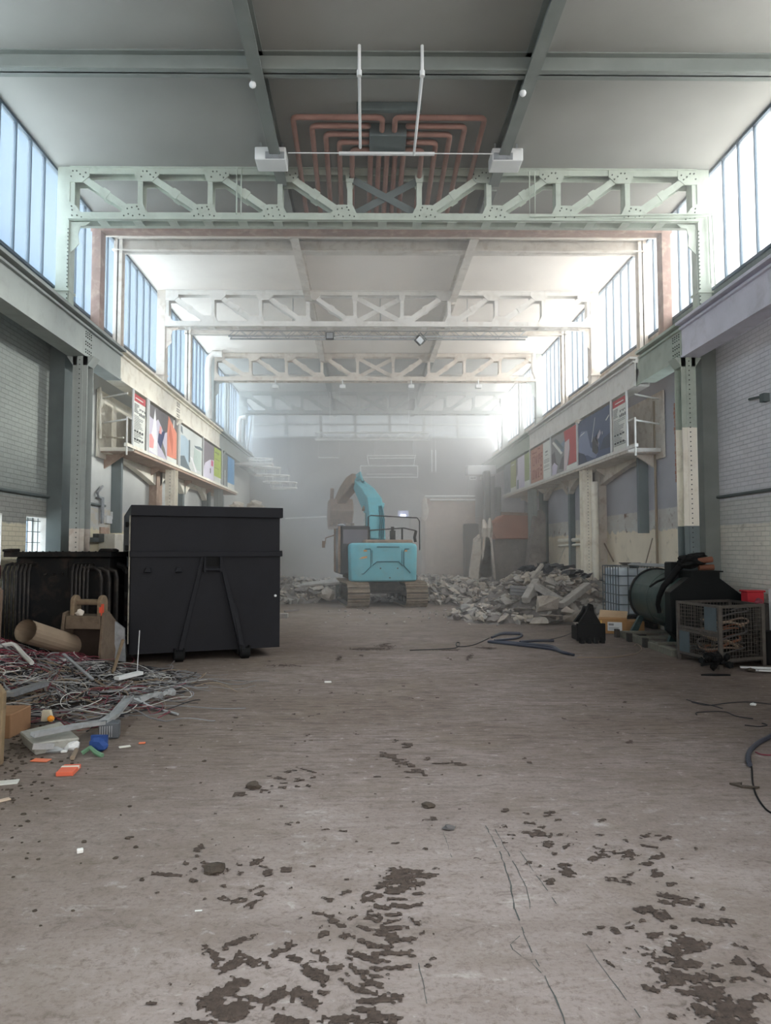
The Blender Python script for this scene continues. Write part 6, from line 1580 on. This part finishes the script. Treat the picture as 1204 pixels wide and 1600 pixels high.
# low walls of rubble masonry behind, and torn piers
for (x0, x1, y0, y1, Yc, mt, lb) in ((757, 766, 735, 885, 28.5, 'darkgrey', 'dark upright steel post in the dust left of the brown skip'), (775, 783, 760, 870, 28.5, 'darkgrey', 'second dark upright post nearer the brown skip'), (640, 760, 806, 900, 31.6, 'rub2', 'broad low broken wall across the far end of the hall'), (725, 748, 818, 850, 27.5, 'undercar', 'dark rounded machine shape left of the brown skip')):
    a, b_ = at(x0, y1, Y=Yc), at(x1, y0, Y=Yc); m = MB((a.x, Yc, 0)); m.box(a.x, b_.x, Yc, Yc + .4, 0, b_.z); tag(m.build('far_post' if 'post' in lb else 'broken_wall' if 'wall' in lb else 'machine_part', mt, bevel=.05), lb, 'post' if 'post' in lb else 'wall' if 'wall' in lb else 'machine')
for q, (xa, ya, xb, yb, lb) in enumerate(((755, 812, 758, 838, 'left-most splintered pier stub beside the brown skip'), (765, 810, 762, 840, 'middle splintered pier stub beside the brown skip'), (748, 836, 744, 846, 'low splintered stub left of the brown skip'))):
    m = MB(at(xb, yb, Y=25.2)); m.tube([at(xa, ya, Y=25.2), at((xa + xb) / 2 + 1, (ya + yb) / 2, Y=25.1), at(xb, yb, Y=25.2)], [.05, .12, .16], 6); p = at(xb, yb, Y=25.2); m.prism([(p.x - .3, 0), (p.x + .28, 0), (p.x + .22, p.z * .5), (p.x + .12, p.z), (p.x - .1, p.z), (p.x - .26, p.z * .45)], 'Y', 25.05, 25.35); tag(m.build('torn_stub', 'oldwhite'), lb, 'stub')
m = MB((5.6, 23.2, 0)); m.prism([(5.35, 0), (6.0, 0), (6.0, 2.9), (5.86, 3.05), (5.8, 2.7), (5.66, 2.85), (5.6, 2.3), (5.5, 2.0), (5.42, 1.3)], 'Y', 23.2, 23.7); tag(m.build('torn_pier', 'rub2'), 'ragged broken brick pier right of the brown skip', 'pier')
a, b_ = at(440, 808, Y=33), at(512, 805, Y=33); a.y = b_.y = YF - .05; m = MB(a); m.tube([a, b_], .04, 6); tag(m.build('far_rail', 'metalw'), 'faint level rail low on the far wall left of the boom', 'rail')
for (x, y, lb) in ((398, 788, 'reddish crumpled debris just above the right end of the container'), (370, 790, 'small white scrap just above the container rim')):
    p = at(x, y, Y=24.5); 
    m = MB(p); m.box(p.x - .25, p.x + .3, 24.3, 25, 0, p.z - .05); m.blob(p, .16, 3, .5, 2, (1.4, 1, .8)); tag(m.build('debris_pile', 'rub3' if y == 788 else 'oldwhite'), lb, 'debris')

# ================================================================== MUD ON THE FLOOR
M['mud'] = paint('dried_mud', (84, 73, 66), .95, var=.25, scale=30, dirt=(62, 54, 49), dirt_amt=.7, bump=.4)
blobs = []
rb_ = random.Random(3)
def B(cx, cy_, w, h, ang=0.0, s=1.0): blobs.append((cx, cy_, w / 2, h / 2, cos(radians(ang)), sin(radians(ang)), s))
# centre track print: cleats
for (cx, cy_, w, h, a) in ((632, 1361, 58, 7, 4), (640, 1369, 80, 9, 0), (628, 1376, 50, 22, 10), (655, 1368, 44, 7, -4), (655, 1382, 40, 7, -6), (598, 1384, 18, 8, 6), (622, 1390, 42, 9, 0), (612, 1396, 30, 6, 2), (590, 1399, 22, 7, 12), (655, 1397, 24, 5, -4),
    (620, 1406, 34, 5, 0), (595, 1418, 36, 8, 14), (625, 1417, 34, 9, 5), (650, 1415, 22, 6, -6), (578, 1433, 16, 9, 30), (612, 1430, 24, 6, 6), (612, 1441, 22, 6, 0), (575, 1453, 26, 8, 20), (613, 1451, 42, 9, -2), (603, 1461, 42, 9, 6), (572, 1474, 44, 9, 20), (598, 1480, 28, 8, 4), (620, 1470, 42, 9, -3), (640, 1468, 20, 7, -6),
    (568, 1496, 50, 11, 18), (592, 1502, 32, 8, 4), (600, 1491, 40, 9, -2), (628, 1490, 34, 8, -8), (592, 1515, 26, 7, 0), (618, 1514, 34, 8, -4), (637, 1511, 16, 8, -8), (560, 1520, 30, 14, 30), (588, 1527, 30, 6, 8), (583, 1540, 38, 8, 5), (552, 1544, 28, 8, 24), (572, 1551, 50, 9, 10), (596, 1563, 60, 9, 0), (624, 1560, 16, 16, 90), (570, 1566, 30, 10, 10), (575, 1580, 44, 12, 4), (600, 1590, 50, 10, 0), (580, 1598, 70, 12, 0), (555, 1592, 24, 12, 10), (612, 1594, 34, 12, -4)): B(cx, cy_, w, h, a)
# left tyre lugs
for (cx, cy_, w, h, a, s) in ((332, 1492, 44, 15, 38, .9), (362, 1508, 52, 16, -30, .9), (385, 1500, 40, 18, 20, .7), (412, 1508, 30, 14, 30, .5), (350, 1552, 60, 24, -28, 1), (374, 1536, 30, 18, -20, .8), (325, 1572, 44, 22, 10, .9), (360, 1582, 70, 30, -20, 1), (395, 1560, 40, 20, 20, .6), (428, 1560, 54, 20, -25, .9), (440, 1484, 44, 14, -28, .7), (458, 1596, 60, 16, 6, .8), (498, 1490, 26, 12, 20, .6), (505, 1498, 20, 16, 60, .5), (522, 1513, 30, 12, 0, .7), (492, 1523, 52, 20, 32, .95), (505, 1552, 30, 10, 0, .6), (478, 1560, 56, 18, 34, 1), (530, 1594, 36, 18, 0, .8), (300, 1600, 60, 14, 0, .8),
    (378, 1470, 56, 9, -18, .7), (352, 1482, 24, 8, -10, .5), (394, 1413, 32, 8, -18, .8), (350, 1405, 20, 9, 10, .7), (368, 1409, 20, 6, 0, .5), (336, 1363, 26, 11, -6, 1), (448, 1360, 20, 9, 0, 1), (355, 1360, 12, 6, 0, .6), (377, 1365, 14, 6, 0, .6), (402, 1347, 28, 8, -22, .8), (400, 1389, 24, 5, -20, .5), (511, 1406, 22, 8, 10, .8), (540, 1395, 22, 8, -10, .8), (499, 1428, 26, 7, 6, .9), (512, 1433, 22, 6, 20, .8), (522, 1440, 20, 8, 10, .7), (534, 1447, 18, 7, 10, .7), (507, 1459, 20, 9, 10, .6), (470, 1436, 8, 5, 0, .7), (262, 1367, 50, 6, 4, .9), (245, 1366, 20, 6, 0, .8), (291, 1350, 12, 6, 0, .7), (395, 1232, 30, 9, 0, .8), (455, 1205, 60, 5, -10, .5), (430, 1215, 50, 5, 10, .5), (440, 1225, 50, 5, -10, .5), (490, 1207, 30, 5, 10, .5), (488, 1215, 34, 4, -10, .45), (690, 1193, 30, 5, 0, .6), (720, 1194, 24, 6, 0, .7)): B(cx, cy_, w, h, a, s)
# scatter in the middle distance
for (cx, cy_, w, h, a, s) in ((606, 1182, 34, 11, 6, .8), (622, 1188, 34, 10, 14, .7), (640, 1196, 28, 10, 20, .7), (655, 1206, 26, 10, 16, .7), (590, 1214, 14, 4, 0, .7), (670, 1261, 14, 6, 0, 1), (846, 1304, 14, 8, 0, 1), (828, 1287, 22, 5, 4, .8), (838, 1302, 18, 5, 0, .8), (824, 1271, 16, 4, 6, .8), (856, 1320, 18, 14, 0, .9), (866, 1335, 10, 5, 0, .8), (880, 1352, 26, 6, 0, .8), (843, 1355, 7, 5, 0, 1), (925, 1342, 22, 7, 0, .8), (943, 1335, 26, 10, 0, .5), (930, 1325, 20, 7, 0, .5), (1012, 1323, 40, 4, 10, .8), (1022, 1341, 22, 6, 0, .9), (1010, 1351, 30, 5, 6, .7), (1028, 1367, 26, 8, 0, .9), (1048, 1383, 18, 6, 0, .7), (975, 1378, 30, 9, 10, .6), (960, 1374, 40, 8, 0, .5), (576, 1014, 70, 5, 0, .9), (600, 1010, 40, 4, 0, .6), (440, 1040, 70, 5, 0, .5), (760, 1013, 40, 4, 3, .7), (700, 1016, 50, 3, 0, .7)): B(cx, cy_, w, h, a, s)
# right hand smear
for (cx, cy_, w, h, a, s) in ((1050, 1402, 50, 9, 14, .9), (1070, 1410, 46, 10, 6, .9), (1046, 1412, 40, 7, 14, .7), (1006, 1423, 34, 14, -10, .9), (1003, 1439, 14, 7, 0, .9), (1020, 1428, 24, 8, 6, .6), (1100, 1439, 40, 8, 4, .8), (1138, 1440, 30, 7, 8, 1), (1120, 1445, 40, 6, 4, .6), (958, 1452, 16, 7, 0, .9), (984, 1450, 22, 6, -10, .8), (936, 1450, 16, 5, 6, .6), (1022, 1462, 26, 8, 0, .8), (1064, 1466, 50, 8, 14, .7), (1078, 1474, 60, 12, 8, .8), (1050, 1488, 40, 14, 10, 1), (1080, 1484, 40, 16, -10, 1), (1100, 1476, 24, 8, 0, .9), (1042, 1484, 20, 10, 0, .8), (1006, 1482, 22, 6, 20, .6), (975, 1482, 22, 4, 8, .5), (1030, 1500, 60, 16, 14, .55), (1070, 1508, 50, 20, 10, .8), (1058, 1530, 50, 22, 10, .95), (1085, 1532, 40, 20, 0, .85), (1120, 1530, 36, 14, 10, .7), (1015, 1545, 30, 10, 20, .8), (1040, 1542, 26, 8, 10, .7), (1062, 1550, 30, 10, 20, .7), (1110, 1556, 60, 30, 10, 1), (1140, 1578, 70, 34, 8, 1), (1150, 1600, 90, 20, 0, 1), (1100, 1580, 50, 20, 20, .8), (1050, 1590, 16, 12, 30, .8), (1094, 1590, 20, 10, 0, .8), (1165, 1505, 50, 14, 14, .6), (1190, 1520, 40, 12, 10, .6), (1160, 1530, 70, 8, 6, .5), (1190, 1560, 34, 14, 0, .7), (1158, 1480, 40, 5, 16, .7), (1120, 1508, 24, 14, 0, .6), (960, 1512, 40, 6, 30, .4), (1030, 1520, 60, 10, 30, .4)): B(cx, cy_, w, h, a, s)
for k in range(420):      # crumbs round the prints
    b_ = rb_.choice(blobs[:150] + blobs[-60:]); r_ = rb_.gauss(0, 22); w_ = abs(rb_.gauss(0, 5)) + 2.5
    B(b_[0] + r_, b_[1] + rb_.gauss(0, 12), w_ * 1.6, w_ * .8, rb_.uniform(-30, 30), rb_.uniform(.5, .9))
for k in range(260):      # thin smears over the middle of the floor
    y = 1060 + 330 * rb_.random() ** 1.2; w_ = rb_.uniform(4, 16) * (y / 1300)
    B(rb_.uniform(300, 1100), y, w_, w_ * rb_.uniform(.16, .35), rb_.uniform(-10, 10), rb_.uniform(.45, .8))
# into bins for speed
bins = {}
for b_ in blobs:
    r_ = max(b_[2], b_[3]) * 1.4
    for gx in range(int((b_[0] - r_) // 40), int((b_[0] + r_) // 40) + 1):
        for gy in range(int((b_[1] - r_) // 40), int((b_[1] + r_) // 40) + 1): bins.setdefault((gx, gy), []).append(b_)
def pix(X, Y):
    c, s = cos(YAW), sin(YAW)
    x = c * X - s * Y; y = s * X + c * Y; z = -1.75
    # undo pitch: forward f=(0,cosP,sinP), up u=(0,-sinP,cosP)
    fw = y * cos(PITCH) + z * sin(PITCH); upv = -y * sin(PITCH) + z * cos(PITCH)
    return 602 - SHX + FPX * x / fw, 800 - FPX * upv / fw
def mudpatch(x0, x1, y0, y1, st):
    nx = int((x1 - x0) / st); ny = int((y1 - y0) / st)
    idx = {}; vs = []; fs = []
    val = {}
    for j in range(ny + 1):
        Y = y0 + j * st
        for i in range(nx + 1):
            X = x0 + i * st; px, py = pix(X, Y)
            L_ = bins.get((int(px // 40), int(py // 40)))
            if not L_: continue
            best = 0
            for (cx, cy_, hw, hh, ca, sa, s) in L_:
                dx, dy = px - cx, py - cy_; u = (dx * ca + dy * sa) / hw; v = (-dx * sa + dy * ca) / hh
                d = (u ** 4 + v ** 4) ** .25; q = (1.25 - d) * s
                if q > best: best = q
            if best > 0:
                nz = noise.noise(Vector((X * 16, Y * 16, 0))) * .40 + noise.noise(Vector((X * 48, Y * 48, 4))) * .70
                q = best + nz - .20
                if q > 0: val[(i, j)] = min(q, .5)
    for (i, j), q in val.items():
        ks = [(i, j), (i + 1, j), (i + 1, j + 1), (i, j + 1)]
        if all(k in val for k in ks):
            f = []
            for k in ks:
                if k not in idx:
                    idx[k] = len(vs); vs.append((x0 + k[0] * st, y0 + k[1] * st, .0015 + .011 * val[k]))
                f.append(idx[k])
            fs.append(tuple(f))
    return vs, fs
m = MB((0, 4, 0))
m.add(*mudpatch(-1.6, 2.0, 2.25, 4.6, .0085)); m.add(*mudpatch(-1.6, 3.0, 4.6, 13, .02))
tag(m.build('mud_prints', 'mud'), 'dark dried mud left by tracks and tyres on the foreground floor', 'mud', kind='stuff')
# cracks and scored lines in the slab
cr = MB((0, 4, 0))
def crack(pts, w):
    P = [at(x, y, Z=.002) for x, y in pts]
    for a, b_ in zip(P, P[1:]):
        n_ = max(2, int((b_ - a).length / .05)); pr = a
        for k in range(1, n_ + 1):
            q = a.lerp(b_, k / n_) + Vector((rb_.uniform(-.004, .004), 0, 0)); d = (q - pr).normalized(); sd2 = Vector((-d.y, d.x, 0)) * (w * rb_.uniform(.4, 1.1))
            if rb_.random() < .85: cr.add([pr - sd2, pr + sd2, q + sd2, q - sd2], [(0, 1, 2, 3)])
            pr = q
crack([(758, 1290), (780, 1330), (796, 1375), (804, 1420), (817, 1458), (842, 1510), (866, 1555), (884, 1605)], .0035)
crack([(770, 1290), (800, 1345), (822, 1385), (828, 1420), (816, 1447)], .0025)
crack([(812, 1330), (848, 1382), (868, 1412)], .0022); crack([(908, 1464), (950, 1525), (1000, 1590)], .0025)
crack([(812, 1462), (797, 1475), (802, 1484), (830, 1504), (845, 1520)], .002); crack([(648, 1480), (662, 1545), (668, 1568)], .0022); crack([(692, 1300), (706, 1340)], .0015)
struct(cr.build('floor_cracks', paint('crack_dark', (84, 88, 86), .9)))
# grit strewn by the left heap
m = MB((-2.5, 5, 0))
for q in range(2600):
    x = rb_.uniform(-3.6, -1.3); y = rb_.uniform(3.0, 7.5)
    if rb_.random() > max(.04, min(1, (-1.0 - .30 * y - x) / .9 + .5)): continue
    s = rb_.uniform(.004, .016); m.blob((x, y, s * .3), s, q, .5, 0, (1.3, 1, .6))
tag(m.build('floor_grit', 'soil'), 'dark grit strewn on the floor in front of the cable heap', 'grit', kind='stuff')


def haze(name, dens, col, box=None, ell=None, aniso=.2):
    m = bpy.data.materials.new(name + '_mat'); m.use_nodes = True; nt = NT(m)
    nt.n.remove(nt.n['Principled BSDF'])
    v = nt.new('ShaderNodeVolumePrincipled')
    v.inputs['Color'].default_value = col + (1,); v.inputs['Density'].default_value = dens; v.inputs['Anisotropy'].default_value = aniso
    nt.link(v.outputs[0], nt.n['Material Output'].inputs['Volume'])
    b = MB()
    if box: b.box(*box)
    else: b.blob(ell[0], 1.0, 3, .25, 3, ell[1])
    o = b.build(name, m)
    return o
o = haze('dust_haze', .013, (.97, .96, .95), box=(WNL + .01, WNR - .01, 11.3, YF - .01, .01, H - .01)); tag(o, 'thin grey dust hanging through the whole hall', 'dust', kind='stuff')
o = haze('dust_cloud', .075, (.97, .955, .945), box=(WNL + .02, WNR - .02, 23.5, YF - .02, .02, H - .02)); tag(o, 'dense grey dust cloud filling the far end behind the excavator', 'dust', kind='stuff')
o = haze('dust_veil', .020, (.97, .96, .95), box=(WNL + .03, WNR - .03, 9.6, 16.0, 5.9, H - .02)); tag(o, 'pale dust veil hanging under the roof round the nearest truss', 'dust', kind='stuff')
for k, (lb, f) in enumerate((('outer', 1.1), ('middle', .85), ('inner', .6))):
    o = haze('dust_plume', .028, (.98, .96, .945), ell=((.6, 28.2, 1.0), (5.3 * f, 4.9 * f, 3.6 * f))); tag(o, '%s billow of the low brownish dust plume beyond the excavator' % lb, 'dust', kind='stuff')
